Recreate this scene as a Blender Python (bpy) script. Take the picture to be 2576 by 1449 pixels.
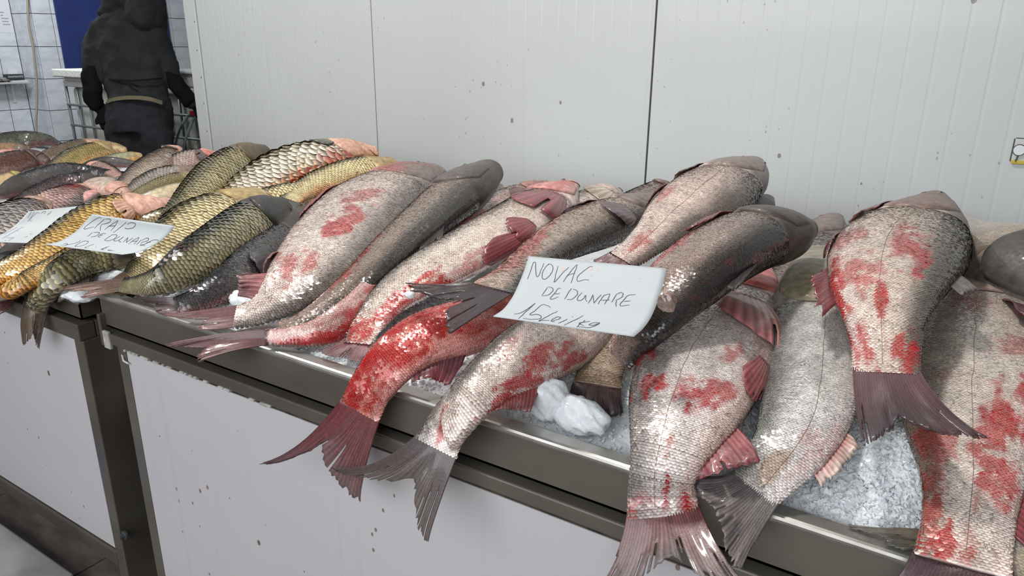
import bpy, bmesh, math, random
import numpy as np
from mathutils import Vector, Matrix

for o in list(bpy.data.objects):
    bpy.data.objects.remove(o, do_unlink=True)
random.seed(7)
rng = np.random.default_rng(11)
COL = bpy.context.scene.collection
SC = bpy.context.scene

# ------------------------------------------------------------------ camera
FPX = 1833.28                      # focal length in pixels of the 2576 x 1449 frame
YAW, PITCH, ROLL = math.radians(32.38), math.radians(18.506), math.radians(0.4935)
CAM = np.array([0.0, 0.0, 1.45])
_cy, _sy, _cp, _sp = math.cos(YAW), math.sin(YAW), math.cos(PITCH), math.sin(PITCH)
FWD = np.array([-_sy * _cp, _cy * _cp, -_sp])
_r = np.array([_cy, _sy, 0.0])
_u = np.cross(_r, FWD)
RGT = math.cos(ROLL) * _r + math.sin(ROLL) * _u
UPV = -math.sin(ROLL) * _r + math.cos(ROLL) * _u
cd = bpy.data.cameras.new('camera')
cd.sensor_width = 36.0
cd.lens = 36.0 * FPX / 2576.0
cd.clip_start = 0.05
cam = bpy.data.objects.new('camera', cd)
COL.objects.link(cam)
cam.matrix_world = Matrix(((RGT[0], UPV[0], -FWD[0], CAM[0]), (RGT[1], UPV[1], -FWD[1], CAM[1]),
                           (RGT[2], UPV[2], -FWD[2], CAM[2]), (0, 0, 0, 1)))
SC.camera = cam

# ------------------------------------------------------------------ world and lamps
w = bpy.data.worlds.new('hall_light')
SC.world = w
w.use_nodes = True
w.node_tree.nodes['Background'].inputs[0].default_value = (0.93, 0.96, 1.0, 1)
w.node_tree.nodes['Background'].inputs[1].default_value = 0.2


def area(name, loc, target, size, energy, col=(1, 0.97, 0.93)):
    l = bpy.data.lights.new(name, 'AREA')
    l.shape = 'RECTANGLE'
    l.size, l.size_y = size
    l.energy = energy
    l.color = col
    o = bpy.data.objects.new(name, l)
    COL.objects.link(o)
    o.location = loc
    o.rotation_euler = (Vector(target) - Vector(loc)).to_track_quat('-Z', 'Y').to_euler()
    return o


area('ceiling_lamp', (-1.15, 1.35, 3.7), (-0.95, 1.4, 0.9), (0.38, 0.24), 52)
area('ceiling_lamp_left', (-3.3, 1.2, 3.7), (-3.0, 1.4, 0.9), (0.38, 0.24), 52)
area('daylight_opening', (-1.0, -2.3, 2.5), (-1.3, 1.0, 0.6), (4.6, 2.0), 112, (0.95, 0.97, 1.0))
area('back_room_fill', (-6.9, 3.0, 2.95), (-8.4, 4.3, 1.0), (1.2, 0.3), 58, (0.95, 0.98, 1.0))  # unseen fill light added to brighten the tiled back room

vs = SC.view_settings
vs.view_transform = 'Standard'
vs.look = 'None'
vs.gamma = 1.0
vs.use_curve_mapping = False
vs.exposure = 0.12


# ------------------------------------------------------------------ helpers
def ray(x, y):
    return FWD + RGT * (x - 1288.0) / FPX - UPV * (y - 724.5) / FPX


def at(x, y, v):
    """Point on the sight line of a photo pixel: v > 0 at height v, v < 0 on the upright plane Y = -v."""
    d = ray(x, y)
    if v < 0:
        return CAM + d * (-v) / d[1]
    return CAM + d * (v - CAM[2]) / d[2]


def atX(x, y, X):
    d = ray(x, y)
    return CAM + d * X / d[0]


def lin(r, g, b):
    f = lambda c: (c / 255.0 / 12.92) if c <= 10.3 else ((c / 255.0 + 0.055) / 1.055) ** 2.4
    return np.array([f(r), f(g), f(b)])


def nrm(v):
    v = np.asarray(v, float)
    return v / np.maximum(np.linalg.norm(v, axis=-1, keepdims=True), 1e-9)


def sstep(a, b, x):
    t = np.clip((x - a) / (b - a), 0, 1)
    return t * t * (3 - 2 * t)


def vnoise(x, y, seed=0):
    x = np.asarray(x, float); y = np.asarray(y, float)
    xi, yi = np.floor(x).astype(np.int64), np.floor(y).astype(np.int64)
    fx, fy = x - xi, y - yi
    fx = fx * fx * (3 - 2 * fx); fy = fy * fy * (3 - 2 * fy)

    def h(a, b):
        n = (a * 374761393 + b * 668265263 + seed * 1442695041) & 0xffffffff
        n = ((n ^ (n >> 13)) * 1274126177) & 0xffffffff
        return ((n ^ (n >> 16)) & 0xffff) / 65535.0
    return (h(xi, yi) * (1 - fx) + h(xi + 1, yi) * fx) * (1 - fy) + (h(xi, yi + 1) * (1 - fx) + h(xi + 1, yi + 1) * fx) * fy


def fbm(x, y, seed=0):
    return 0.55 * vnoise(x, y, seed) + 0.3 * vnoise(x * 2.1, y * 2.1, seed + 5) + 0.15 * vnoise(x * 4.3, y * 4.3, seed + 9)


def mesh(name, verts, faces, mat, parent=None, cols=None, smooth=True, origin=None):
    """One mesh object. verts n x 3 in world space; with a parent they are taken relative to its location."""
    verts = np.asarray(verts, float)
    if parent is not None:
        off = np.array(parent['_o'])
    elif origin is not None:
        off = np.asarray(origin, float)
    else:
        off = np.array([verts[:, 0].mean(), verts[:, 1].mean(), verts[:, 2].min()])
    me = bpy.data.meshes.new(name)
    fl = []
    if isinstance(faces, np.ndarray):
        faces = [faces]
        arr = True
    else:
        arr = bool(faces) and isinstance(faces[0], np.ndarray)
    if arr:
        tot = np.concatenate([f.reshape(-1) for f in faces]).astype(np.int32)
        cnt = np.concatenate([np.full(len(f), f.shape[1]) for f in faces]).astype(np.int32)
        st = np.concatenate([[0], np.cumsum(cnt)[:-1]]).astype(np.int32)
        me.vertices.add(len(verts)); me.vertices.foreach_set('co', (verts - off).astype(np.float32).ravel())
        me.loops.add(len(tot)); me.loops.foreach_set('vertex_index', tot)
        me.polygons.add(len(cnt)); me.polygons.foreach_set('loop_start', st)
        me.update(calc_edges=True)
    else:
        me.from_pydata((verts - off).tolist(), [], [list(f) for f in faces])
        me.update()
    me.polygons.foreach_set('use_smooth', np.full(len(me.polygons), smooth))
    if cols is not None:
        a = me.color_attributes.new('Col', 'FLOAT_COLOR', 'POINT')
        c = np.ones((len(verts), 4), np.float32); c[:, :np.shape(cols)[1]] = cols
        a.data.foreach_set('color', c.ravel())
    me.materials.append(mat)
    o = bpy.data.objects.new(name, me)
    COL.objects.link(o)
    if parent is not None:
        o.parent = parent
    else:
        o.location = off
    o['_o'] = [float(q) for q in off]
    return o


def empty(name, loc):
    o = bpy.data.objects.new(name, None)
    COL.objects.link(o)
    o.location = loc
    o.empty_display_size = 0.05
    o['_o'] = [float(q) for q in loc]
    return o


def tag(o, label=None, cat=None, group=None, kind=None):
    if label: o['label'] = label
    if cat: o['category'] = cat
    if group: o['group'] = group
    if kind: o['kind'] = kind
    return o


class MB:
    """Collects boxes, tubes and grids that make up one part."""
    def __init__(s): s.v, s.f = [], []

    def box(s, a, b, bev=0.0, m=None):
        (x0, y0, z0), (x1, y1, z1) = a, b
        if bev <= 0:
            n = len(s.v)
            s.v += [(x, y, z) for z in (z0, z1) for y in (y0, y1) for x in (x0, x1)]
            s.f += [tuple(n + i for i in q) for q in ((0, 2, 3, 1), (4, 5, 7, 6), (0, 1, 5, 4), (2, 6, 7, 3), (0, 4, 6, 2), (1, 3, 7, 5))]
        else:
            bm = bmesh.new()
            bmesh.ops.create_cube(bm, size=1.0)
            for v in bm.verts:
                v.co = Vector(((x0 + x1) / 2 + v.co.x * (x1 - x0), (y0 + y1) / 2 + v.co.y * (y1 - y0), (z0 + z1) / 2 + v.co.z * (z1 - z0)))
            bmesh.ops.bevel(bm, geom=list(bm.edges), offset=bev, segments=2, affect='EDGES', profile=0.5)
            s.bm(bm)
        return s

    def bm(s, bm):
        n = len(s.v)
        bm.verts.index_update()
        s.v += [tuple(v.co) for v in bm.verts]
        s.f += [tuple(n + v.index for v in f.verts) for f in bm.faces]
        bm.free()

    def tube(s, pts, r, n=8, caps=True, flat=1.0):
        pts = np.asarray(pts, float)
        rr = np.full(len(pts), r) if np.isscalar(r) else np.asarray(r, float)
        T = nrm(np.gradient(pts, axis=0))
        ref = np.array([0, 0, 1.0])
        if abs(T[0] @ ref) > 0.9: ref = np.array([0, 1.0, 0])
        b = len(s.v)
        A = nrm(np.cross(T[0], ref))
        for i in range(len(pts)):
            A = nrm(A - (A @ T[i]) * T[i]); B = np.cross(T[i], A)
            for k in range(n):
                t = 2 * math.pi * k / n
                s.v.append(tuple(pts[i] + rr[i] * (math.cos(t) * A + flat * math.sin(t) * B)))
        for i in range(len(pts) - 1):
            for k in range(n):
                k2 = (k + 1) % n
                s.f.append((b + i * n + k, b + i * n + k2, b + (i + 1) * n + k2, b + (i + 1) * n + k))
        if caps:
            s.f.append(tuple(b + k for k in range(n))[::-1])
            s.f.append(tuple(b + (len(pts) - 1) * n + k for k in range(n)))
        return s

    def xform(s, M, t=(0, 0, 0)):
        s.v = [tuple(np.asarray(M) @ np.array(v) + np.array(t)) for v in s.v]
        return s

    def build(s, name, mat, parent=None, smooth=False, origin=None):
        return mesh(name, np.array(s.v), s.f, mat, parent, None, smooth, origin)


def spline(P, n):
    """Catmull-Rom resampling of control rows P to n rows, evenly by length of the first three columns."""
    P = np.asarray(P, float)
    Q = np.vstack([2 * P[0] - P[1], P, 2 * P[-1] - P[-2]])
    out = []
    for i in range(1, len(Q) - 2):
        p0, p1, p2, p3 = Q[i - 1], Q[i], Q[i + 1], Q[i + 2]
        for t in np.linspace(0, 1, 24, endpoint=False):
            out.append(0.5 * (2 * p1 + (p2 - p0) * t + (2 * p0 - 5 * p1 + 4 * p2 - p3) * t * t + (3 * p1 - p0 - 3 * p2 + p3) * t ** 3))
    out.append(Q[-2])
    out = np.array(out)
    L = np.concatenate([[0], np.cumsum(np.linalg.norm(np.diff(out[:, :3], axis=0), axis=1))])
    s = np.linspace(0, L[-1], n)
    return np.stack([np.interp(s, L, out[:, k]) for k in range(out.shape[1])], 1), L[-1]


# ------------------------------------------------------------------ materials
def mat(name, col=(0.5, 0.5, 0.5), rough=0.5, metal=0.0, coat=0.0, spec=0.5, trans=0.0, emit=None):
    m = bpy.data.materials.new(name)
    m.use_nodes = True
    b = m.node_tree.nodes['Principled BSDF']
    b.inputs['Base Color'].default_value = (*col, 1)
    b.inputs['Roughness'].default_value = rough
    b.inputs['Metallic'].default_value = metal
    b.inputs['Coat Weight'].default_value = coat
    b.inputs['Coat Roughness'].default_value = 0.06
    b.inputs['Specular IOR Level'].default_value = spec
    b.inputs['Transmission Weight'].default_value = trans
    return m


def nodes(m):
    nt = m.node_tree
    return nt, nt.nodes, nt.links, nt.nodes['Principled BSDF']


def noise_node(N, L, scale, detail=4, coord='Object', stretch=None):
    tc = N.new('ShaderNodeTexCoord')
    n = N.new('ShaderNodeTexNoise')
    n.inputs['Scale'].default_value = scale
    n.inputs['Detail'].default_value = detail
    if stretch:
        mp = N.new('ShaderNodeMapping')
        mp.inputs['Scale'].default_value = stretch
        L.new(tc.outputs[coord], mp.inputs[0]); L.new(mp.outputs[0], n.inputs['Vector'])
    else:
        L.new(tc.outputs[coord], n.inputs['Vector'])
    return n


def ramp(N, L, src, stops):
    r = N.new('ShaderNodeValToRGB')
    e = r.color_ramp.elements
    while len(e) < len(stops): e.new(0.5)
    for q, (p, c) in zip(e, stops):
        q.position = p; q.color = (*c, 1)
    L.new(src, r.inputs[0])
    return r


def mixcol(N, L, a, b, fac, mode='MIX'):
    m = N.new('ShaderNodeMix')
    m.data_type = 'RGBA'
    m.blend_type = mode
    for s, k in ((fac, 0), (a, 6), (b, 7)):
        if isinstance(s, (int, float)): m.inputs[k].default_value = s
        elif isinstance(s, (tuple, list, np.ndarray)): m.inputs[k].default_value = (*s, 1)
        else: L.new(s, m.inputs[k])
    return m.outputs[2]


def bump(N, L, bsdf, src, strength=0.2, dist=0.002):
    b = N.new('ShaderNodeBump')
    b.inputs['Strength'].default_value = strength
    b.inputs['Distance'].default_value = dist
    L.new(src, b.inputs['Height'])
    L.new(b.outputs[0], bsdf.inputs['Normal'])


def noisy(name, c1, c2, scale, rough=0.5, metal=0.0, coat=0.0, bumps=0.0, stretch=None, lo=0.35, hi=0.65, spec=0.5, detail=5, bdist=0.002):
    m = mat(name, c1, rough, metal, coat, spec)
    nt, N, L, b = nodes(m)
    n = noise_node(N, L, scale, detail, 'Object', stretch)
    r = ramp(N, L, n.outputs['Fac'], [(lo, c1), (hi, c2)])
    L.new(r.outputs[0], b.inputs['Base Color'])
    if bumps: bump(N, L, b, n.outputs['Fac'], bumps, bdist)
    return m


M = {}
# brushed, stained stainless steel
M['steel'] = noisy('stainless_steel', lin(124, 119, 110), lin(100, 94, 86), 2.2, 0.36, 0.45, 0, 0.03, (1, 1, 2))
M['steel_dirty'] = noisy('grimy_steel', lin(92, 84, 72), lin(40, 36, 32), 22, 0.6, 0.4, 0, 0.3, None)
M['steel_rim'] = noisy('worn_steel_rim', lin(196, 194, 190), lin(160, 156, 148), 14, 0.3, 0.75, 0, 0.05)
M['galv'] = mat('galvanised_tube', lin(120, 126, 130), 0.45, 0.7)
M['white_sheet'] = None


def panel_mat(name, base, speck, rough, spots=True, coat=0.15, k2=0.5, k1=0.22):
    m = mat(name, base, rough, 0.0, coat)
    nt, N, L, b = nodes(m)
    n1 = noise_node(N, L, 1.3, 3)
    c = ramp(N, L, n1.outputs['Fac'], [(0.3, base), (0.75, base * 0.93)]).outputs[0]
    if spots:
        v = N.new('ShaderNodeTexVoronoi')
        v.inputs['Scale'].default_value = 8.5
        tc = N.new('ShaderNodeTexCoord')
        mp = N.new('ShaderNodeMapping')
        mp.inputs['Scale'].default_value = (1, 1, 0.7)
        L.new(tc.outputs['Object'], mp.inputs[0]); L.new(mp.outputs[0], v.inputs['Vector'])
        n2 = noise_node(N, L, 9, 2)
        ad = N.new('ShaderNodeMath'); ad.operation = 'MULTIPLY_ADD'
        ad.inputs[1].default_value = k1; ad.inputs[2].default_value = -k1 * 0.38
        L.new(n2.outputs['Fac'], ad.inputs[0])
        lt = N.new('ShaderNodeMath'); lt.operation = 'LESS_THAN'
        L.new(v.outputs['Distance'], lt.inputs[0]); L.new(ad.outputs[0], lt.inputs[1])
        c = mixcol(N, L, c, speck, lt.outputs[0])
        v2 = N.new('ShaderNodeTexVoronoi')
        v2.inputs['Scale'].default_value = 34
        L.new(mp.outputs[0], v2.inputs['Vector'])
        n3 = noise_node(N, L, 3.3, 2)
        a3 = N.new('ShaderNodeMath'); a3.operation = 'MULTIPLY_ADD'
        a3.inputs[1].default_value = k2; a3.inputs[2].default_value = -k2 * 0.44
        L.new(n3.outputs['Fac'], a3.inputs[0])
        l3 = N.new('ShaderNodeMath'); l3.operation = 'LESS_THAN'
        L.new(v2.outputs['Distance'], l3.inputs[0]); L.new(a3.outputs[0], l3.inputs[1])
        c = mixcol(N, L, c, speck * 1.6, l3.outputs[0])
        n4 = noise_node(N, L, 26, 3, 'Object', (1, 1, 0.05))
        st = ramp(N, L, n4.outputs['Fac'], [(0.62, (0, 0, 0)), (0.75, (0.35, 0.35, 0.35))])
        c = mixcol(N, L, c, base * 0.86, st.outputs[0])
    L.new(c, b.inputs['Base Color'])
    return m


M['wall'] = panel_mat('white_coated_wall_panel', lin(191, 195, 194), lin(132, 130, 122), 0.34, True, 0.15, 0.7, 0.3)
M['front'] = panel_mat('white_laminate_front', lin(204, 202, 205), lin(112, 96, 90), 0.42, True, 0.15, 0.85, 0.24)
M['seam'] = mat('dark_joint', lin(78, 76, 66), 0.7)
M['white'] = mat('white_plastic', lin(214, 216, 218), 0.4)
M['shelfwhite'] = mat('shelf_white', lin(176, 178, 176), 0.5)
M['foam'] = noisy('white_foam', lin(222, 222, 216), lin(196, 196, 190), 60, 0.8, bumps=0.2)
M['tank'] = noisy('translucent_tank_plastic', lin(206, 208, 198), lin(186, 188, 176), 3, 0.45)
M['tile'] = noisy('marbled_wall_tile', lin(206, 210, 216), lin(184, 189, 197), 7, 0.22, stretch=(1, 1, 2.5), lo=0.4, hi=0.7)
M['grout'] = mat('dark_grout', lin(70, 72, 76), 0.9)
M['blue'] = noisy('blue_board', lin(40, 56, 116), lin(32, 46, 98), 2.5, 0.5)
M['floor'] = noisy('dark_floor_tile', lin(120, 112, 106), lin(92, 86, 82), 9, 0.55, bumps=0.1, stretch=(1, 3, 1))
M['floorjoint'] = mat('floor_joint', lin(38, 36, 35), 0.9)
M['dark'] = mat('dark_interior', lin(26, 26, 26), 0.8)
M['red'] = noisy('red_plastic', lin(120, 40, 28), lin(80, 24, 18), 12, 0.5)
M['bluep'] = mat('blue_plastic', lin(24, 60, 150), 0.4)
M['beam'] = noisy('pale_painted_beam', lin(150, 148, 146), lin(120, 118, 116), 8, 0.6)
M['rubber'] = mat('grey_hose', lin(112, 122, 128), 0.5)
M['redv'] = mat('red_valve', lin(170, 36, 46), 0.4)
M['cable'] = mat('beige_cable', lin(150, 140, 120), 0.6)
M['notice'] = mat('notice_paper', lin(206, 208, 214), 0.6)
M['print'] = mat('faded_print', lin(110, 112, 118), 0.8)
M['ink'] = mat('ballpoint_ink', lin(48, 46, 62), 0.5)
M['inkfaint'] = mat('faded_ballpoint_ink', lin(122, 122, 140), 0.5)
M['smudge'] = mat('fish_smudge', lin(196, 170, 158), 0.5)
M['foamyellow'] = mat('yellow_foam', lin(186, 166, 70), 0.8)
M['box'] = mat('dark_printed_box', lin(44, 46, 48), 0.5)
M['rag'] = noisy('grey_rag', lin(150, 148, 150), lin(70, 68, 72), 25, 0.9)
M['silicone'] = noisy('white_sealant', lin(205, 203, 196), lin(150, 146, 138), 30, 0.6)


def paper_mat():
    m = mat('damp_white_paper', lin(178, 184, 186), 0.55, 0, 0.0, 0.25)
    nt, N, L, b = nodes(m)
    n = noise_node(N, L, 40, 4)
    bump(N, L, b, n.outputs['Fac'], 0.05, 0.001)
    return m


M['paper'] = paper_mat()


def attr_mat(name, rough, coat, metal=0.0, nscale=120, nb=0.12, spec=0.5, var=(0.8, 1.12)):
    m = mat(name, (0.5, 0.5, 0.5), rough, metal, coat, spec)
    nt, N, L, b = nodes(m)
    a = N.new('ShaderNodeAttribute')
    a.attribute_name = 'Col'
    n = noise_node(N, L, nscale, 4)
    r = ramp(N, L, n.outputs['Fac'], [(0.3, (var[0],) * 3), (0.7, (var[1],) * 3)])
    L.new(mixcol(N, L, a.outputs['Color'], r.outputs[0], 1.0, 'MULTIPLY'), b.inputs['Base Color'])
    n2 = noise_node(N, L, nscale * 2.2, 3)
    rr = N.new('ShaderNodeMapRange')
    rr.inputs[3].default_value = rough * 0.6; rr.inputs[4].default_value = rough * 1.5
    L.new(n2.outputs['Fac'], rr.inputs[0]); L.new(rr.outputs[0], b.inputs['Roughness'])
    bump(N, L, b, n2.outputs['Fac'], nb, 0.002)
    return m


M['skin'] = attr_mat('wet_fish_skin', 0.52, 0.10, 0.0, 70, 0.35, var=(0.6, 1.2))
M['scale'] = attr_mat('wet_fish_scales', 0.23, 0.5, 0.12, 45, 0.0, var=(0.84, 1.22))
M['fin'] = attr_mat('wet_fish_fin', 0.38, 0.35, 0.0, 150, 0.2)
nt, N, L, b = nodes(M['fin'])
L.new([q for q in N if q.type == 'ATTRIBUTE'][0].outputs['Alpha'], b.inputs['Alpha'])
M['eye'] = mat('fish_eye', lin(120, 110, 84), 0.12, 0, 0.8)
M['pupil'] = mat('fish_pupil', lin(14, 14, 16), 0.08, 0, 1.0)


def ice_mat():
    m = mat('crushed_ice', lin(238, 243, 246), 0.16, 0, 0.2)
    nt, N, L, b = nodes(m)
    b.inputs['Transmission Weight'].default_value = 0.12
    b.inputs['IOR'].default_value = 1.31
    n = noise_node(N, L, 130, 5)
    bump(N, L, b, n.outputs['Fac'], 0.5, 0.004)
    return m


M['ice'] = ice_mat()

# ------------------------------------------------------------------ the setting: floor, walls
fl = mesh('floor', [(-14, -7, -0.012), (6, -7, -0.012), (6, 9, -0.012), (-14, 9, -0.012)], [(0, 1, 2, 3)], M['floorjoint'], smooth=False, origin=(0, 0, -0.012))
tag(fl, kind='structure')
tile_me = None
for i in range(-9, 8):
    for j in range(-4, 6):
        x0, y0 = -1.966 + i * 0.6, 0.28 + j * 0.6
        if tile_me is None:
            t = MB().box((x0 + 0.003, y0 + 0.003, -0.012), (x0 + 0.597, y0 + 0.597, 0.0), 0.002).build('floor_tile', M['floor'], fl)
            tile_me = t.data; tx, ty = x0, y0
        else:
            t = bpy.data.objects.new('floor_tile', tile_me)
            COL.objects.link(t); t.parent = fl
            t.location = (x0 - tx, y0 - ty, 0)

WY = 2.62
wb = MB().box((-3.775, WY + 0.012, 0.0), (1.6, WY + 0.11, 3.1)).build('wall_back', M['seam'], origin=(-1.4, WY, 0))
tag(wb, kind='structure')


def ribbed(x0, x1):
    xs, ys = [], []
    x = x0
    k = 0
    while x < x1 - 0.001:
        for dx, dy in ((0.0, 0.0), (0.062, 0.0), (0.0655, 0.0005), (0.0705, 0.0005), (0.074, 0.0)):
            if x + dx < x1:
                xs.append(x + dx); ys.append(WY + dy + 0.0006 * math.sin(3 * (x + dx)))
        x += 0.075
    xs.append(x1); ys.append(WY)
    xs = [x0, x0] + xs + [x1, x1]
    ys = [WY + 0.011, WY + 0.003] + ys + [WY + 0.003, WY + 0.011]
    n = len(xs)
    v = [(a, b, 0.0) for a, b in zip(xs, ys)] + [(a, b, 3.1) for a, b in zip(xs, ys)]
    return v, [(i, i + 1, n + i + 1, n + i) for i in range(n - 1)]


for a, b in ((-3.685, -2.4295), (-2.4235, -1.0655), (-1.0575, 0.29), (0.297, 1.6)):
    v, f = ribbed(a, b)
    mesh('wall_panel', v, f, M['wall'], wb, smooth=False)
co = MB().box((-3.79, WY - 0.006, 0), (-3.692, WY + 0.115, 3.1), 0.004).build('corner_flashing', M['wall'], wb)
co['label'] = 'white folded metal strip along the wall edge'
for px, py in ((498, 127), (509, 195), (515, 260), (523, 330), (492, 55)):
    p = at(px, py, -WY)
    bm = bmesh.new()
    bmesh.ops.create_uvsphere(bm, u_segments=10, v_segments=6, radius=0.0055)
    mb = MB(); mb.bm(bm); mb.xform(np.diag([1, 0.5, 1]), (p[0], WY - 0.0045, p[2]))
    mb.build('rivet', M['galv'], wb, True)

# small cut-out hatch with a plug in the right wall panel
pl, pr = at(2543, 405, -WY), at(2610, 352, -WY)
hz0, hz1, hx0, hx1 = pl[2], pr[2], pl[0], pr[0]
h = MB().box((hx0, WY - 0.004, hz0), (hx1, WY + 0.002, hz1), 0.0015).build('wall_hatch', M['wall'])
tag(h, 'small white cover plate with a round plug on the wall at right', 'cover plate')
fr = MB()
fr.box((hx0 - 0.004, WY - 0.002, hz0), (hx0 - 0.001, WY + 0.001, hz1)).box((hx0, WY - 0.002, hz1 + 0.001), (hx1, WY + 0.001, hz1 + 0.003))
fr.build('joint', M['seam'], h)
MB().box((hx0 + 0.001, WY - 0.007, hz0 - 0.007), (hx0 + 0.052, WY - 0.001, hz0 + 0.004), 0.002).build('foam_bead', M['foamyellow'], h)
c = at(2564, 377, -WY)
mb = MB().tube([(c[0], WY - 0.0105, c[2]), (c[0], WY - 0.004, c[2])], 0.0145, 20)
mb.build('plug', M['white'], h)
MB().tube([(c[0] + 0.0155 * math.cos(t), WY - 0.005, c[2] + 0.0155 * math.sin(t)) for t in np.linspace(0, 6.283, 25)], 0.0016, 6).build('gasket', M['seam'], h)
MB().tube([(c[0], WY - 0.006, c[2] - 0.016), (c[0] - 0.003, WY - 0.006, c[2] - 0.035), (c[0] - 0.004, WY - 0.006, hz0 + 0.006)], 0.0022, 6).build('wire', M['seam'], h)

# ---- tiled corner of the room behind
TX, PX = -9.0, -8.6                     # recessed wall face, pillar face
wl = MB().box((TX - 0.3, -3.0, 0), (TX - 0.008, 4.15, 3.1)).box((TX - 0.3, 4.148, 0), (PX - 0.008, 7.4, 3.1)).build('wall_left', M['grout'], origin=(TX, 3, 0))
tag(wl, kind='structure')
tb = MB().box((0, 0, 0), (0.008, 0.194, 0.325), 0.0015)
tmeY = tb.build('wall_tile', M['tile'], None, origin=(0, 0, 0)).data
tb = MB().box((0, 0, 0), (0.194, 0.008, 0.325), 0.0015)
tmeX = tb.build('wall_tile', M['tile'], None, origin=(0, 0, 0)).data
for o in [o for o in bpy.data.objects if o.name.startswith('wall_tile')]:
    bpy.data.objects.remove(o)


def put_tile(me, loc):
    o = bpy.data.objects.new('wall_tile', me)
    COL.objects.link(o); o.parent = wl
    o.location = np.array(loc) - np.array([TX, 3, 0])


for k in range(0, 8):
    z = 0.062 + 0.331 * k
    if z + 0.3 < 0.3: continue
    for j in range(8):
        put_tile(tmeY, (TX - 0.008, 4.139 - 0.2 * (j + 1) + 0.003, z))
    for j in range(2):
        put_tile(tmeX, (TX + 0.004 + 0.2 * j, 4.140, z))
    for j in range(11):
        y = 4.152 + 0.2 * j
        if 4.4 < y < 5.5 and z > 1.1: continue
        put_tile(tmeY, (PX - 0.008, y, z))
cl = MB().box((-13, 2.75, 3.1), (-3.7, 8, 3.2)).build('shade_ceiling', M['shelfwhite'])  # out-of-view slab added to keep light off the back room
tag(cl, kind='structure')
wf = MB().box((-9.4, 7.3, 0), (-3.7, 7.45, 3.1)).build('wall_far', M['tile'])
tag(wf, kind='structure')

# blue board hanging on the tiled wall
bb = MB().box((PX + 0.002, 4.385, 1.11), (PX + 0.02, 5.69, 2.6), 0.004).build('blue_board', M['blue'])
tag(bb, 'large plain blue board on the tiled wall behind the worker', 'board')

# wall shelf with its clutter
sh = empty('wall_shelf', (TX, 4.0, 1.0))
tag(sh, 'narrow white wall shelf beside the tiled pillar', 'shelf')
MB().box((TX, 3.3, 1.003), (TX + 0.2, 4.1, 1.022), 0.003).build('shelf_board', M['shelfwhite'], sh)
MB().box((TX, 3.985, 0.80), (TX + 0.012, 4.01, 1.003), 0.002).box((TX, 3.985, 0.985), (TX + 0.17, 4.01, 1.003), 0.002).build('bracket', M['white'], sh)
bx = MB().box((TX + 0.06, 3.905, 1.04), (TX + 0.15, 4.07, 1.10), 0.002).build('printed_box', M['box'])
tag(bx, 'small dark printed carton lying on the wall shelf', 'box')
cu = bpy.data.curves.new('lettering', 'FONT')
cu.body = 'DIAMANTE'; cu.size = 0.03; cu.extrude = 0.0005
to = bpy.data.objects.new('lettering', cu); COL.objects.link(to)
to.matrix_world = Matrix(((0, 0, 1, TX + 0.1505), (1, 0, 0, 3.915), (0, 1, 0, 1.066), (0, 0, 0, 1)))
dg = bpy.context.evaluated_depsgraph_get()
lm = bpy.data.meshes.new_from_object(to.evaluated_get(dg))
lm.transform(to.matrix_world)
bpy.data.objects.remove(to)
lv = np.array([v.co[:] for v in lm.vertices]); lf = [tuple(p.vertices) for p in lm.polygons]
mesh('lettering', lv, lf, M['notice'], bx, smooth=False)


def crumple(name, c, r, m, label, cat, seed):
    bm = bmesh.new()
    bmesh.ops.create_icosphere(bm, subdivisions=3, radius=1)
    R = random.Random(seed)
    for v in bm.verts:
        q = v.co
        k = 1 + 0.28 * math.sin(5 * q.x + seed) * math.cos(4 * q.y) + 0.15 * math.sin(9 * q.z + 3 * q.x)
        v.co = Vector((c[0] + q.x * r[0] * k, c[1] + q.y * r[1] * k, max(c[2] - r[2] * 0.6, c[2] + q.z * r[2] * k)))
    mb = MB(); mb.bm(bm)
    o = mb.build(name, m, None, True)
    return tag(o, label, cat)


crumple('cloth', (TX + 0.1, 3.83, 1.044), (0.07, 0.09, 0.03), M['rag'], 'crumpled grey cloth bundle on the wall shelf', 'cloth', 2)
crumple('plastic_bag', (TX + 0.1, 3.66, 1.07), (0.07, 0.08, 0.06), M['notice'], 'crumpled white plastic bag at the near end of the wall shelf', 'bag', 5)
ps = MB().box((TX + 0.09, 3.93, 1.022), (TX + 0.19, 4.09, 1.036), 0.003).build('paper_pad', M['notice'])
tag(ps, 'thin pale paper pad under the dark carton on the wall shelf', 'paper pad')
lc = mesh('leaning_card', [(TX + 0.03, 3.98, 1.022), (TX + 0.03, 4.09, 1.022), (TX + 0.012, 4.07, 1.155), (TX + 0.012, 3.98, 1.15),
                            (TX + 0.033, 3.98, 1.022), (TX + 0.033, 4.09, 1.022), (TX + 0.015, 4.07, 1.155), (TX + 0.015, 3.98, 1.15)],
          [(3, 2, 1, 0), (4, 5, 6, 7), (0, 1, 5, 4), (1, 2, 6, 5), (2, 3, 7, 6), (3, 0, 4, 7)], M['notice'], smooth=False)
tag(lc, 'plain white card leaning against the tiles on the wall shelf', 'card')

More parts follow.
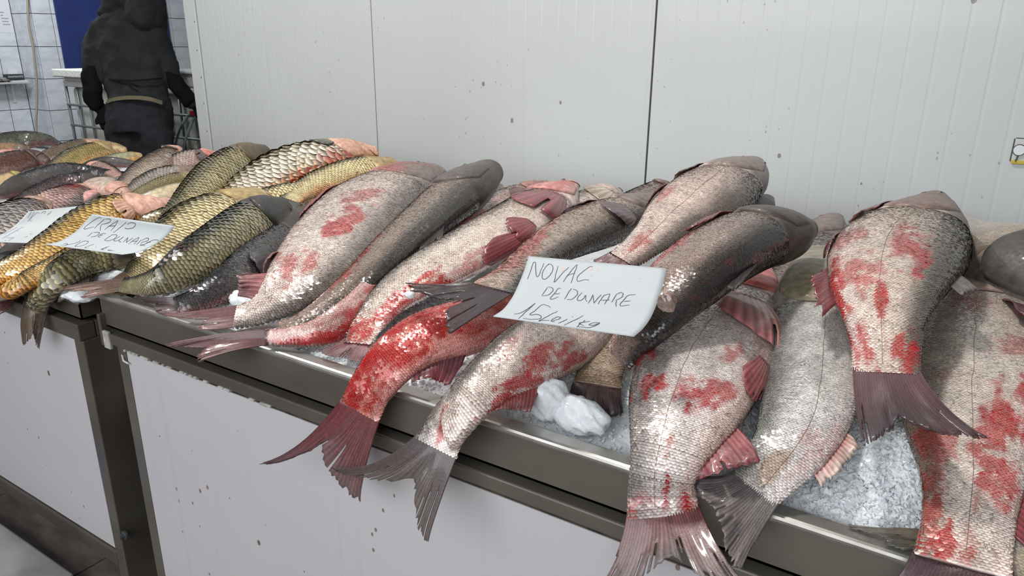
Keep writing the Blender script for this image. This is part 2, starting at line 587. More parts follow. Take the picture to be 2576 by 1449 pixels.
# notice and cable
n0 = MB().box((TX + 0.0005, 3.985, 1.52), (TX + 0.002, 4.13, 1.95)).build('paper_notice', M['notice'])
tag(n0, 'faded white notice sheet taped to the tiled wall', 'notice')
for i, (a, b) in enumerate(((4.03, 4.06), (4.03, 4.05), (4.03, 4.10), (4.035, 4.09), (4.035, 4.095))):
    z = 1.72 - 0.03 * i
    mbk = MB()
    y = a
    while y < b:
        mbk.box((TX + 0.002, y, z), (TX + 0.0026, y + 0.009, z + 0.009)); y += 0.012
    mbk.build('text_line', M['print'], n0)
cpts = [atX(px, py, TX + 0.43 - 0.0) for px, py in ((66, -60), (69, 0), (72, 60), (82, 110), (88, 160), (92, 200), (93, 260), (91, 300), (92, 345), (96, 400))]
cb = MB().tube(spline(cpts, 40)[0], 0.011, 6).build('cable', M['cable'], None, True)
tag(cb, 'beige cable hanging down the edge of the tiled pillar', 'cable')

# white foam box on the floor by the tiled wall
wbx = MB().box((-8.75, 3.35, 0.0), (-8.35, 3.93, 0.40), 0.012).build('foam_box', M['foam'])
tag(wbx, 'white foam box on the floor at the left edge by the tiled wall', 'box')
MB().box((-8.77, 3.33, 0.402), (-8.33, 3.95, 0.45), 0.012).build('lid', M['foam'], wbx)

# ---- plastic bulk tanks in tube cages
def ibc(x0, x1, y0, y1, z1, label):
    t = empty('bulk_tank', ((x0 + x1) / 2, (y0 + y1) / 2, 0))
    tag(t, label, 'tank', 'caged bulk tanks behind the worker')
    MB().box((x0 + 0.03, y0 + 0.03, 0.14), (x1 - 0.03, y1 - 0.03, z1 - 0.05), 0.05).build('tank_body', M['tank'], t, True)
    MB().box((x0 - 0.01, y0 - 0.01, z1 - 0.055), (x1 + 0.01, y1 + 0.01, z1), 0.01).build('top_rim', M['white'], t)
    MB().box((x0, y0, 0), (x1, y1, 0.13), 0.01).build('pallet', M['galv'], t)
    k = 0
    n = 6
    for i in range(n + 1):
        x = x0 + (x1 - x0) * i / n
        MB().tube([(x, y0 + 0.008, 0.12), (x, y0 + 0.008, z1 - 0.05)], 0.011, 8).build('cage_tube', M['galv'], t, True)
    for j in range(4):
        z = 0.3 + j * 0.19
        if z > z1 - 0.08: continue
        MB().tube([(x0, y0 - 0.006, z), (x1, y0 - 0.006, z)], 0.011, 8).build('cage_rail', M['galv'], t, True)
        MB().tube([(x1 + 0.006, y0, z), (x1 + 0.006, y1, z)], 0.011, 8).build('cage_rail', M['galv'], t, True)
    return t


ibc(-7.40, -6.32, 3.75, 4.75, 1.09, 'white bulk tank in a galvanised tube cage left of the worker')
ibc(-6.22, -5.10, 3.75, 4.75, 1.09, 'white bulk tank in a tube cage beside the cold room wall')
fo = MB().box((-7.46, 3.68, 1.125), (-6.62, 4.3, 1.195), 0.01).build('foam_block', M['foam'])
tag(fo, 'thick white foam slab on the tank left of the worker', 'foam slab')
fo2 = MB().box((-7.36, 3.73, 1.09), (-6.8, 4.2, 1.124), 0.004).build('foam_sheet', M['foam'])
tag(fo2, 'thin pale foam sheet under the thick foam slab on the tank', 'foam sheet')
fb = MB().box((-5.75, 3.74, 1.09), (-5.2, 4.1, 1.20), 0.02).build('fish_crate', M['white'])
tag(fb, 'white plastic crate on the tank beside the cold room wall', 'crate')
MB().box((-5.78, 3.71, 1.20), (-5.17, 4.13, 1.23), 0.01).build('crate_rim', M['white'], fb)

# hoses beside the worker
DP = 5.75
def pp(x, y, d=0.0): return CAM + ray(x, y) * (DP + d)
for k, (pts, lab) in enumerate(((((482, 285), (470, 295), (455, 320), (444, 350), (437, 385), (434, 430)), 'thin grey hose curving down beside the worker, the left one'),
                               (((492, 292), (482, 310), (472, 335), (464, 360), (459, 390), (458, 430)), 'thin grey hose curving down beside the cold room wall'))):
    P3 = [pp(x, y, 0.1) for x, y in pts]
    P3.append(np.array([P3[-1][0], P3[-1][1], 0.012]))
    o = MB().tube(spline(P3, 30)[0], 0.011, 8).build('hose', M['rubber'], None, True)
    tag(o, lab, 'hose', 'hoses beside the worker')
    if k == 0:
        c = pp(485, 285, 0.1)
        mv = MB().box(c - 0.02, c + 0.02, 0.006)
        mv.build('red_coupling', M['redv'], o)

# ------------------------------------------------------------------ counters
FY = 0.828
def tray(x0, x1, y0, y1, z, depth, lip=0.022):
    t = MB()
    r = 0.006
    t.box((x0, y0, z - depth), (x1, y0 + 0.0035, z - r)).box((x0, y1 - 0.0035, z - depth), (x1, y1, z - r))
    t.box((x0, y0, z - depth), (x0 + 0.0035, y1, z - r)).box((x1 - 0.0035, y0, z - depth), (x1, y1, z - r))
    t.box((x0, y0, z - depth), (x1, y1, z - depth + 0.004))
    return t


def rim(x0, x1, y0, y1, z):
    t = MB()
    a = dict(bev=0.0055)
    t.box((x0 - 0.004, y0 - 0.005, z - 0.013), (x1 + 0.004, y0 + 0.027, z), 0.005)
    t.box((x0 - 0.004, y1 - 0.027, z - 0.013), (x1 + 0.004, y1 + 0.005, z), 0.005)
    t.box((x0 - 0.005, y0 + 0.0271, z - 0.0131), (x0 + 0.027, y1 - 0.0271, z - 0.0001), 0.005)
    t.box((x1 - 0.027, y0 + 0.0271, z - 0.0131), (x1 + 0.005, y1 - 0.0271, z - 0.0001), 0.005)
    return t


def counter(label, x0, x1, y0, y1, z, zr1, zr0, zp1, zp0, px0, px1, legs):
    c = empty('market_counter', ((x0 + x1) / 2, (y0 + y1) / 2, 0))
    tag(c, label, 'counter', 'stainless fish counters')
    tr = tray(x0, x1, y0, y1, z, z - zr1 - 0.004).build('tray', M['steel'], c)
    rim(x0, x1, y0, y1, z).build('tray_rim', M['steel_rim'], tr)
    MB().box((x0 + 0.004, y0 - 0.012, zr0), (x1 - 0.004, y0 + 0.03, zr1 - 0.006), 0.003).build('front_rail', M['steel'], c)
    MB().box((x0 + 0.004, y1 - 0.03, zr0), (x1 - 0.004, y1 + 0.005, zr1 - 0.006), 0.003).build('back_rail', M['steel'], c)
    MB().box((x1 - 0.034, y0 + 0.031, zr0), (x1 - 0.004, y1 - 0.031, zr1 - 0.006), 0.003).build('side_rail', M['steel'], c)
    MB().box((x0 + 0.004, y0 + 0.031, zr0), (x0 + 0.034, y1 - 0.031, zr1 - 0.006), 0.003).build('side_rail', M['steel'], c)
    for lx, ly, wx, wy in legs:
        MB().box((lx, ly, 0), (lx + wx, ly + wy, zr0), 0.003).build('leg', M['steel'], c)
    MB().box((px0, y0 + 0.004, zp1 - 0.002), (px1, y0 + 0.022, zr0)).build('grimy_ledge', M['steel_dirty'], c)
    MB().box((px0, y0 + 0.002, zp0), (px1, y0 + 0.012, zp1)).build('front_panel', M['front'], c)
    MB().box((px0, y0 - 0.006, zp0 - 0.05), (px1, y0 + 0.02, zp0 - 0.004), 0.002).build('bottom_rail', M['steel'], c)
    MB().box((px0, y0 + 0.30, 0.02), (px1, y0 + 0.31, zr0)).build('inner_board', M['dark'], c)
    return c


LZ = 0.868
cr = counter('long stainless counter on the right with a white front, heaped with big pale fish', -1.655, 0.75, FY, 2.485, 0.90, 0.816, 0.783, 0.768, 0.135, -1.578, 0.70,
             ((-1.615, FY + 0.0, 0.036, 0.06), (0.66, FY, 0.04, 0.06), (-1.615, 2.42, 0.036, 0.06), (0.66, 2.42, 0.04, 0.06)))
cl_ = counter('stainless counter at left with a white front, heaped with carp', -4.9, -1.738, FY - 0.006, 2.2, LZ, 0.812, 0.762, 0.757, 0.137, -4.8, -1.785,
              ((-1.783, FY - 0.012, 0.042, 0.1), (-4.86, FY, 0.04, 0.1), (-1.783, 2.1, 0.042, 0.08), (-4.86, 2.1, 0.04, 0.08)))
# bolt on the left panel, white sealant crumbs along the right rail
b0 = at(318, 1343, -(FY - 0.004))
MB().tube([(b0[0], FY - 0.006, b0[2]), (b0[0], FY - 0.011, b0[2])], 0.011, 12).tube([(b0[0], FY - 0.010, b0[2]), (b0[0], FY - 0.024, b0[2])], 0.0065, 6).build('bolt', M['galv'], cl_)
mb = MB()
for x in np.arange(-1.56, -1.05, 0.016):
    if random.random() < 0.5:
        w_ = random.uniform(0.004, 0.02); h_ = random.uniform(0.001, 0.0045)
        mb.box((x, FY - 0.015, 0.783 - h_), (x + w_, FY - 0.002, 0.785), 0.0008)
sb_ = mb.build('sealant_crumbs', M['silicone'], cr); sb_['kind'] = 'stuff'
# bracket at the left end of the right rail
MB().box((-1.652, FY - 0.014, 0.775), (-1.640, FY + 0.03, 0.852), 0.002).build('end_bracket', M['steel'], cr)
MB().box((-1.637, FY - 0.016, 0.772), (-1.612, FY - 0.008, 0.815), 0.002).build('sealant_patch', M['silicone'], cr)
MB().tube([(-1.600, FY + 0.002, 0.757), (-1.583, FY - 0.006, 0.748), (-1.568, FY - 0.004, 0.744)], 0.0022, 6).build('cable_tie', M['white'], cr)

# red crates seen through the gap between the counters
for k in range(3):
    z0 = 0.02 + 0.24 * k
    r_ = empty('plastic_crate', (-1.7, 1.5, z0))
    tag(r_, ('dark red plastic crate in the gap between the counters, %s of its stack' % ('lowest', 'middle', 'topmost')[k]), 'crate', 'red crates between the counters')
    mb = MB()
    for i in range(6):
        mb.box((-1.93, 1.20, z0 + 0.005 + i * 0.038), (-1.30, 1.215, z0 + 0.034 + i * 0.038), 0.003)
    mb.build('slats', M['red'], r_)
    MB().box((-1.93, 1.22, z0), (-1.30, 1.60, z0 + 0.232), 0.01).build('crate_body', M['red'], r_)

# low beam and blue crate at the lower left
bmn = MB().box((-4.2, 0.60, 0.0), (-1.9, 0.752, 0.055), 0.006).build('floor_beam', M['beam'])
tag(bmn, 'pale painted beam lying on the dark floor in front of the left counter', 'beam')
p0 = at(0, 1449, 0.02)
bc = empty('blue_crate', (p0[0] - 0.25, 0.4, 0))
tag(bc, 'blue plastic crate just showing at the lower left corner', 'crate')
cx1 = at(6, 1430, 0.05)[0]
MB().box((cx1 - 0.5, 0.30, 0.0), (cx1, 0.585, 0.03), 0.006).build('crate_base', M['bluep'], bc)
MB().box((cx1 - 0.02, 0.30, 0.03), (cx1, 0.585, 0.12), 0.006).build('crate_side', M['bluep'], bc)
MB().box((cx1 - 0.5, 0.565, 0.03), (cx1 - 0.021, 0.585, 0.12), 0.006).build('crate_side', M['bluep'], bc)

# ------------------------------------------------------------------ fish
PAL = {
    'pale':   dict(d=lin(122, 114, 108), f=lin(226, 212, 202), b=lin(238, 220, 212), h=lin(120, 106, 100), net=lin(128, 104, 92), fin=lin(96, 50, 54), fin2=lin(140, 96, 96)),
    'silver': dict(d=lin(136, 136, 130), f=lin(222, 218, 214), b=lin(234, 222, 218), h=lin(140, 132, 116), net=lin(120, 112, 106), fin=lin(104, 92, 90), fin2=lin(150, 136, 134)),
    'dark':   dict(d=lin(62, 58, 56), f=lin(112, 102, 96), b=lin(176, 150, 142), h=lin(86, 76, 72), net=lin(54, 48, 46), fin=lin(52, 40, 42), fin2=lin(80, 64, 66)),
    'red':    dict(d=lin(176, 96, 84), f=lin(212, 150, 136), b=lin(222, 170, 160), h=lin(190, 110, 104), net=lin(168, 40, 38), fin=lin(112, 30, 38), fin2=lin(130, 70, 76)),
    'carp':   dict(d=lin(84, 78, 54), f=lin(226, 206, 152), b=lin(228, 172, 104), h=lin(170, 146, 104), net=lin(48, 44, 32), fin=lin(120, 90, 60), fin2=lin(110, 90, 70)),
    'gold':   dict(d=lin(96, 88, 60), f=lin(214, 172, 98), b=lin(228, 150, 60), h=lin(206, 150, 110), net=lin(58, 52, 36), fin=lin(150, 90, 66), fin2=lin(120, 90, 72)),
    'dcarp':  dict(d=lin(44, 44, 40), f=lin(156, 148, 112), b=lin(176, 164, 128), h=lin(50, 50, 48), net=lin(38, 38, 30), fin=lin(84, 72, 58), fin2=lin(110, 96, 80)),
    'crucian': dict(d=lin(84, 78, 72), f=lin(176, 160, 146), b=lin(206, 170, 156), h=lin(186, 150, 132), net=lin(96, 84, 76), fin=lin(130, 92, 84), fin2=lin(120, 100, 90)),
    'tench':  dict(d=lin(40, 40, 42), f=lin(70, 66, 64), b=lin(124, 84, 80), h=lin(62, 54, 52), net=lin(34, 32, 34), fin=lin(50, 44, 46), fin2=lin(70, 60, 62)),
}
BLOOD = lin(164, 14, 17)
NS, NM = 64, 40
FISHLOG = []
FISHES = []


class Fish:
    def __init__(s, name, label, pal, pts, dors=(1, 0), roll=0, k=0.5, mixu=0.5, sc=9.0, tail=None, blood=(), over=None, group=None,
                 scaled=True, nose=0.75, seed=None, patch=None, cat='fish', srange=None, hd=0.262):
        s.hd = hd
        s.seed = seed if seed is not None else len(FISHLOG) + 1
        s.pal = dict(PAL[pal])
        if over: s.pal.update(over)
        P = []
        for (x, y, wpx, v) in pts:
            p = at(x, y, v)
            P.append([*p, wpx * ((p - CAM) @ FWD) / FPX])
        P = np.array(P)
        # round the snout: extend ahead of the first station
        A = P[0, :3] + nrm(P[0, :3] - P[1, :3]) * P[0, 3] * nose
        core, L = spline(P, NS)
        n0 = 9
        ext = []
        for i in range(n0):
            t = i / n0
            ang = t * math.pi / 2
            ext.append([*(A * (1 - math.sin(ang)) + P[0, :3] * math.sin(ang)), max(0.0004, P[0, 3] * (1 - (1 - math.sin(ang)) ** 2) ** 0.5)])
        G = np.vstack([np.array(ext), core])
        s.C = G[:, :3]; s.w = G[:, 3]
        n = len(G)
        s.n = n
        arc = np.concatenate([[0], np.cumsum(np.linalg.norm(np.diff(s.C, axis=0), axis=1))])
        s.L = arc[-1]; s.s = arc / s.L
        T = nrm(np.gradient(s.C, axis=0))
        for _ in range(3):
            T[1:-1] = nrm(T[:-2] + 2 * T[1:-1] + T[2:])
        s.T = T
        V = nrm(CAM - s.C)
        U = nrm(mixu * np.array([0, 0, 1.0]) + (1 - mixu) * V)
        N0 = nrm(U - (U * T).sum(1)[:, None] * T)
        D0 = np.cross(N0, T)
        mid = n // 2
        im = lambda d: np.array([d @ RGT, -(d @ UPV)])
        if im(D0[mid]) @ np.array(dors) < 0: D0 = -D0
        a = math.radians(roll) if np.isscalar(roll) else np.radians(np.interp(s.s, np.linspace(0, 1, len(roll)), roll))[:, None]
        s.D = np.cos(a) * D0 + np.sin(a) * N0
        s.N = np.cos(a) * N0 - np.sin(a) * D0
        Pv = nrm(np.cross(T, V))
        kk = k * np.interp(s.s, [0, 0.06, 0.22, 0.5, 0.8, 1], [1.25, 1.25, 1.15, 1.0, 0.85, 0.5]) * np.interp(s.s, [0, 0.93, 1.0], [1, 1, 0.22])
        kk = np.minimum(kk, 1.0)
        s.a = s.w / np.sqrt((s.D * Pv).sum(1) ** 2 + (kk * (s.N * Pv).sum(1)) ** 2)
        s.b = s.a * kk
        th = np.linspace(0, 2 * math.pi, NM, endpoint=False)
        s.th = th
        ct, st = np.cos(th), np.sin(th)
        # flanks fuller than an ellipse, back and belly a little keeled
        cs = np.sign(ct) * np.abs(ct) ** 0.94
        sn = np.sign(st) * np.abs(st) ** 0.88
        X = s.C[:, None] + s.a[:, None, None] * cs[None, :, None] * s.D[:, None] + s.b[:, None, None] * sn[None, :, None] * s.N[:, None]
        # gill step behind the head
        an = s.an(s.s)
        g = 1 + 0.02 * np.exp(-((an - 0.225) / 0.025) ** 2) - 0.02 * np.exp(-((an - 0.265) / 0.014) ** 2)
        X = s.C[:, None] + (X - s.C[:, None]) * g[:, None, None]
        s.X = X
        s.blood = list(blood)
        s.patch = list(patch or ())
        S, TH = np.meshgrid(s.s, th, indexing='ij')
        col, B = s.color(S, TH)
        col = col * (1 - 0.75 * B[..., None]) + BLOOD * 0.75 * B[..., None]
        verts = np.vstack([X.reshape(-1, 3), s.C[:1] + (s.C[0] - s.C[1]) * 0.3, s.C[-1:] + (s.C[-1] - s.C[-2]) * 0.08])
        cols = np.vstack([col.reshape(-1, 3), col[0].mean(0)[None], s.pal['fin'][None]])
        i = np.arange(n - 1)[:, None] * NM; j = np.arange(NM)[None]; j2 = (j + 1) % NM
        q = np.stack([i + j, i + j2, i + NM + j2, i + NM + j], -1).reshape(-1, 4)
        e0, e1 = n * NM, n * NM + 1
        t0 = np.stack([np.full(NM, e0), (np.arange(NM) + 1) % NM, np.arange(NM)], 1)
        t1 = np.stack([np.full(NM, e1), (n - 1) * NM + np.arange(NM), (n - 1) * NM + (np.arange(NM) + 1) % NM], 1)
        # outward normals whichever way the frame is handed
        hand = (np.cross(s.D[mid], s.N[mid]) @ s.T[mid]) > 0
        fs = [q, t0, t1] if hand else [q[:, ::-1], t0[:, ::-1], t1[:, ::-1]]
        s.hand = hand
        org = np.array([s.C[:, 0].mean(), s.C[:, 1].mean(), X[..., 2].min()])
        s.o = mesh(name, verts, fs, M['skin'], None, cols, True, org)
        tag(s.o, label, cat, group)
        s.sc = sc
        s.srange = srange or (hd, 1.0)
        if scaled: s.scales(scaled)
        if tail: s.caudal(*tail)
        FISHES.append(s)
        FISHLOG.append((name, label[:40], round(s.L, 2), round(float(s.a.max()), 3), s.C[0].round(2).tolist(), s.C[-1].round(2).tolist()))

    def an(s, S):
        return np.where(S < s.hd, S * 0.262 / s.hd, 0.262 + (S - s.hd) * 0.738 / (1 - s.hd))

    def inv(s, A):
        return np.where(A < 0.262, A * s.hd / 0.262, s.hd + (A - 0.262) * (1 - s.hd) / 0.738)

    def color(s, S, TH):
        p = s.pal
        q = np.cos(TH)
        sd = np.sign(np.sin(TH))
        nz = fbm(S * 14, TH * 3.0, s.seed)
        qq = q + 0.22 * (nz - 0.5)
        td = sstep(0.1, 0.8, qq)[..., None]; tb = sstep(-0.4, -0.95, qq)[..., None]
        c = p['f'] * (1 - td) + p['d'] * td
        c = c * (1 - tb) + p['b'] * tb
        hm = sstep(0.285, 0.215, s.an(S) + 0.02 * (nz - 0.5))[..., None]
        hc = p['h'] * (1 - 0.55 * td) + p['d'] * 0.55 * td
        hc = hc * (1 - 0.6 * tb) + p['b'] * 0.6 * tb
        c = c * (1 - hm) + hc * hm
        n2 = fbm(S * 40, TH * 7, s.seed + 3)
        c = c * (0.8 + 0.36 * n2[..., None])
        for (s0, q0, rs, rq, colr, amt) in s.patch:
            m = np.exp(-((S - s0) / rs) ** 2 - ((q - q0) / rq) ** 2) * (sd > -0.2)
            m = (sstep(0.25, 0.7, m * (0.6 + 0.8 * nz)) * amt)[..., None]
            c = c * (1 - m) + np.asarray(colr) * m
        B = np.zeros_like(S)
        n3 = fbm(S * 60, TH * 4.5, s.seed + 17)
        n4 = fbm(S * 13, TH * 3.5, s.seed + 29)
        Sw = S + 0.05 * (fbm(S * 16, TH * 4, s.seed + 41) - 0.5) + 0.03 * (vnoise(S * 50, TH * 9, s.seed + 43) - 0.5)
        qw = q + 0.55 * (fbm(S * 16 + 7, TH * 4, s.seed + 47) - 0.5)
        for (s0, q0, rs, rq, amt) in s.blood:
            m = np.exp(-((Sw - s0) / rs) ** 2 - ((qw - q0) / rq) ** 2) * (sd > -0.3)
            B = np.maximum(B, sstep(0.13, 0.62, m * (2.2 * n4 - 0.2) * (0.05 + 1.9 * n3)) * amt)
        # faint bleeding everywhere
        B = np.maximum(B, 0.35 * sstep(0.62, 0.82, 0.5 * n3 + 0.5 * n4) * p.get('bleed', 0.6))
        return c, np.clip(B, 0, 1)

    def surf(s, S, TH):
        S = np.asarray(S, float); TH = np.asarray(TH, float) % (2 * math.pi)
        i = np.clip(np.interp(S, s.s, np.arange(s.n)), 0, s.n - 1.001)
        i0 = i.astype(int); fi = (i - i0)[..., None]
        j = TH / (2 * math.pi) * NM
        j0 = j.astype(int) % NM; j1 = (j0 + 1) % NM; fj = (j - np.floor(j))[..., None]
        X = s.X
        a = X[i0, j0] * (1 - fj) + X[i0, j1] * fj; b = X[i0 + 1, j0] * (1 - fj) + X[i0 + 1, j1] * fj
        p = a * (1 - fi) + b * fi
        t = nrm(b - a)
        c = nrm((X[i0, j1] - X[i0, j0]) * (1 - fi) + (X[i0 + 1, j1] - X[i0 + 1, j0]) * fi)
        nn = np.cross(c, t) if s.hand else np.cross(t, c)
        return p, t, c, nrm(nn)

    def scales(s, mode):
        r = np.random.default_rng(s.seed + 100)
        s0, s1 = s.srange
        # scale size in metres from its size in the photo at the fish's middle
        dep = float(((s.C - CAM) @ FWD)[s.n // 2])
        base = s.sc * dep / FPX
        Sx, Tx, Wx, Lx = [], [], [], []
        S = s0
        ring = 0
        ncur = None
        while S < s1:
            Xi = np.array([np.interp(S, s.s, s.X[:, j, k]) for j in range(NM) for k in range(3)]).reshape(NM, 3)
            seg = np.linalg.norm(np.roll(Xi, -1, 0) - Xi, axis=1)
            per = seg.sum()
            if mode == 'carp':
                if ncur is None: ncur = max(10, int(per / base))
                pitch = per / ncur
            else:
                want = per / (base * (0.74 + 0.42 * (S - s0) / (s1 - s0)))
                if ncur is None or abs(want - ncur) / ncur > 0.13: ncur = max(10, int(round(want)))
                pitch = per / ncur
            cum = np.concatenate([[0], np.cumsum(seg)])
            u = (np.arange(ncur) + 0.5 * (ring % 2)) * pitch
            th = np.interp(u, cum, np.linspace(0, 2 * math.pi, NM + 1))
            ds = pitch * (0.62 if mode == 'carp' else 0.56)
            Sx.append(np.full(ncur, S)); Tx.append(th); Wx.append(np.full(ncur, pitch)); Lx.append(np.full(ncur, ds))
            S += ds / s.L; ring += 1
        Sx, Tx, Wx, Lx = map(np.concatenate, (Sx, Tx, Wx, Lx))
        p, t, c, nn = s.surf(Sx, Tx)
        look = nrm(nrm(CAM - p) + np.array([0, 0, 0.5]))
        keep = (nn * look).sum(1) > -0.3
        Sx, Tx, Wx, Lx, p, t, c, nn = (q[keep] for q in (Sx, Tx, Wx, Lx, p, t, c, nn))
        k = len(Sx)
        if k == 0: return
        nn = nrm(nn + r.normal(0, 0.03 if mode == 'carp' else 0.055, (k, 3)))
        c = nrm(c - (c * nn).sum(1)[:, None] * nn); t = nrm(t - (t * nn).sum(1)[:, None] * nn)
        LL = (Lx * 2.15)[:, None]; W = (Wx * 1.12)[:, None]; e = (Wx * (0.08 if mode == 'carp' else 0.07))[:, None]
        loc = ((-0.45, -0.34, -0.5), (-0.45, 0.34, -0.5), (0.05, -0.5, 0.35), (0.05, 0.5, 0.35), (0.36, -0.34, 0.75), (0.36, 0.34, 0.75), (0.52, 0.0, 0.9))
        vv = np.stack([p + t * LL * a + c * W * b + nn * e * h for a, b, h in loc], 1)
        col, B = s.color(Sx, Tx)
        br = r.uniform(0.9, 1.1, (k, 1)) if mode == 'carp' else r.uniform(0.8, 1.15, (k, 1))
        col = col * br
        net = s.pal['net']
        fac = {'carp': (1.0, 1.0, 0.66, 0.66, 0.0, 0.0, 0.15)}.get(mode, (1.0, 1.0, 0.55, 0.55, 0.0, 0.0, 0.05))
        bl = (1.0, 1.0, 1.0, 1.0, 0.8, 0.8, 0.66)
        gain = (1, 1, 1, 1, 1.2, 1.2, 1.28)
        cc = []
        dk = (np.clip(col.mean(1) / s.pal['f'].mean(), 0.3, 1.0))[:, None]
        for a, bb, g in zip(fac, bl, gain):
            q = col * g * (1 - a) + net * dk * a
            m = B[:, None] * bb
            cc.append(q * (1 - m) + BLOOD * m)
        cc = np.stack(cc, 1)
        b0 = np.arange(k)[:, None] * 7
        q1 = b0 + np.array([[0, 1, 3, 2]]); q2 = b0 + np.array([[2, 3, 5, 4]]); t1 = b0 + np.array([[4, 5, 6]])
        fs = [np.vstack([q1, q2]), t1]
        o = mesh('scales', vv.reshape(-1, 3), fs, M['scale'], s.o, cc.reshape(-1, 3), True)
        o['kind'] = 'stuff'

    def line(s, q=0.05):
        """The thin dark lateral line."""
        S = np.linspace(s.hd + 0.03, 0.985, 70)
        qq = q + 0.10 * np.sin(3 * S + s.seed) + 0.03 * (vnoise(S * 30, S * 0, s.seed) - 0.5)
        p, t, c, nn = s.surf(S, np.arccos(qq))
        MB().tube(p + nn * 0.0005, 0.00036, 5).build('lateral_line', M['lateral'], s.o, True)
        return s

    def fin(s, name, G, c0, c1, ragged=0.1, split=0.0, thick=0.0011, seed=0, label=None, tipa=0.85):
        """G: rays x steps x 3 grid of points; ribbed, frayed at the edge."""
        G = np.array(G, float)
        n, m = G.shape[:2]
        r = np.random.default_rng(s.seed * 31 + seed)
        # fray: shorten rays by smooth and sharp noise
        fr = 1 - ragged * (0.5 * vnoise(np.arange(n) * 0.9, np.zeros(n), s.seed + seed) + 0.5 * r.random(n))
        tt = np.linspace(0, 1, m)
        for i in range(n):
            src = G[i].copy()
            q = tt * fr[i]
            for k in range(3): G[i, :, k] = np.interp(q, tt, src[:, k])
        du = np.gradient(G, axis=0); dv = np.gradient(G, axis=1)
        nn = nrm(np.cross(du, dv))
        rid = ((np.arange(n) % 2) * 2 - 1)[:, None, None] * 0.0007
        wav = (0.004 * (vnoise(np.arange(n)[:, None] * 0.22 + np.zeros((1, m)), tt[None] * 2.5 + np.zeros((n, 1)), s.seed + seed) - 0.5) * tt[None] ** 1.5)[..., None]
        G = G + nn * (rid + wav * 2.2)
        col = c0 * (1 - tt[None, :, None]) + c1 * tt[None, :, None]
        col = col * (0.62 + 0.7 * ((np.arange(n) % 2)[:, None, None])) * (0.8 + 0.4 * vnoise(np.arange(n) * 0.35, np.zeros(n), s.seed)[:, None, None]) * (0.75 + 0.5 * fbm(np.arange(n)[:, None] * 0.3 + tt[None] * 0, tt[None] * 5 + 0 * np.arange(n)[:, None], s.seed + seed)[..., None])
        g_ = col.mean(-1, keepdims=True)
        col = (col * 0.82 + g_ * 0.18) * 0.92
        col = np.concatenate([col, np.broadcast_to((1 - (1 - tipa) * sstep(0.25, 1.0, tt))[None, :, None], (n, m, 1))], -1)
        idx = np.arange(n * m).reshape(n, m)
        cut = np.zeros((n - 1, m - 1), bool)
        if split:
            for i in range(n - 1):
                if r.random() < split:
                    j = int(m * r.uniform(0.45, 0.85)); cut[i, j:] = True
        q = np.stack([idx[:-1, :-1], idx[1:, :-1], idx[1:, 1:], idx[:-1, 1:]], -1)[~cut]
        o = mesh(name, G.reshape(-1, 3), q, M['fin'], s.o, col.reshape(-1, 4), True)
        md = o.modifiers.new('thickness', 'SOLIDIFY')
        md.thickness = thick; md.offset = 0
        if label: o['label'] = label
        return o

    def caudal(s, t1, t2, fork, c0=None, c1=None, ragged=0.12, split=0.12, n=56, m=14, bow=0.3, label=None, bulge=0.16, tipa=0.72):
        t1, t2, fork = at(*t1), at(*t2), at(*fork)
        # root embedded in the end of the peduncle
        e = s.C[-1] - s.T[-1] * 0.012
        aD = s.D[-1] * s.a[-1] * 1.0
        B = [e + aD * x for x in np.linspace(1, -1, n)]
        if np.linalg.norm(B[0] - t1) + np.linalg.norm(B[-1] - t2) > np.linalg.norm(B[0] - t2) + np.linalg.norm(B[-1] - t1):
            t1, t2 = t2, t1
        G = []
        tip = np.array([t1 * 0 + t1, fork, t2])
        for i in range(n):
            u = i / (n - 1)
            if u < 0.5:
                f = (u / 0.5); f = f ** 1.15
                T_ = t1 * (1 - f) + fork * f
            else:
                f = (u - 0.5) / 0.5; f = 1 - (1 - f) ** 1.15
                T_ = fork * (1 - f) + t2 * f
            f_ = abs(u - 0.5) * 2
            T_ = T_ + (T_ - B[i]) * bulge * math.sin(math.pi * f_) ** 1.0 * (1 - 0.35 * f_)
            ln = np.linalg.norm(T_ - B[i])
            ctl = B[i] + s.T[-1] * ln * bow + (T_ - B[i]) * 0.25
            t = np.linspace(0, 1, m)[:, None]
            G.append((1 - t) ** 2 * B[i] + 2 * t * (1 - t) * ctl + t ** 2 * T_)
        s.fin('tail_fin', G, s.pal['fin'] if c0 is None else c0, s.pal['fin2'] if c1 is None else c1, ragged, split, 0.0014, 1, label, tipa)

    def paired(s, name, s0, q0, length, alpha, spread=40, n=16, m=9, side=1, lift=0.006, c0=None, c1=None, ragged=0.08, bw=0.05, label=None):
        th0 = math.acos(q0) * side
        G = []
        i0 = np.interp(s0, s.s, np.arange(s.n)); i0 = int(i0)
        rho = (s.a[i0] + s.b[i0]) / 2
        for i in range(n):
            u = i / (n - 1)
            al = math.radians(alpha + spread * (u - 0.5))
            ln = length * (0.5 + 0.5 * math.sin(math.pi * (0.2 + 0.72 * u)))
            t = np.linspace(0, 1, m)
            S = s0 + ln * t * math.cos(al) / s.L + 0.0
            off = -(ln * t * math.sin(al)) / rho - (u - 0.5) * bw * 2 * 0.5 / rho * side * 0 + (0.5 - u) * bw / rho
            TH = th0 + off * side
            p, tt, c, nn = s.surf(np.clip(S, 0, 0.999), TH)
            G.append(p + nn * (0.001 + lift * np.sin(t * 2.2)[:, None]))
        return s.fin(name, G, s.pal['fin'] if c0 is None else c0, s.pal['fin2'] if c1 is None else c1, ragged, 0.05, 0.0014, int(s0 * 100), label)

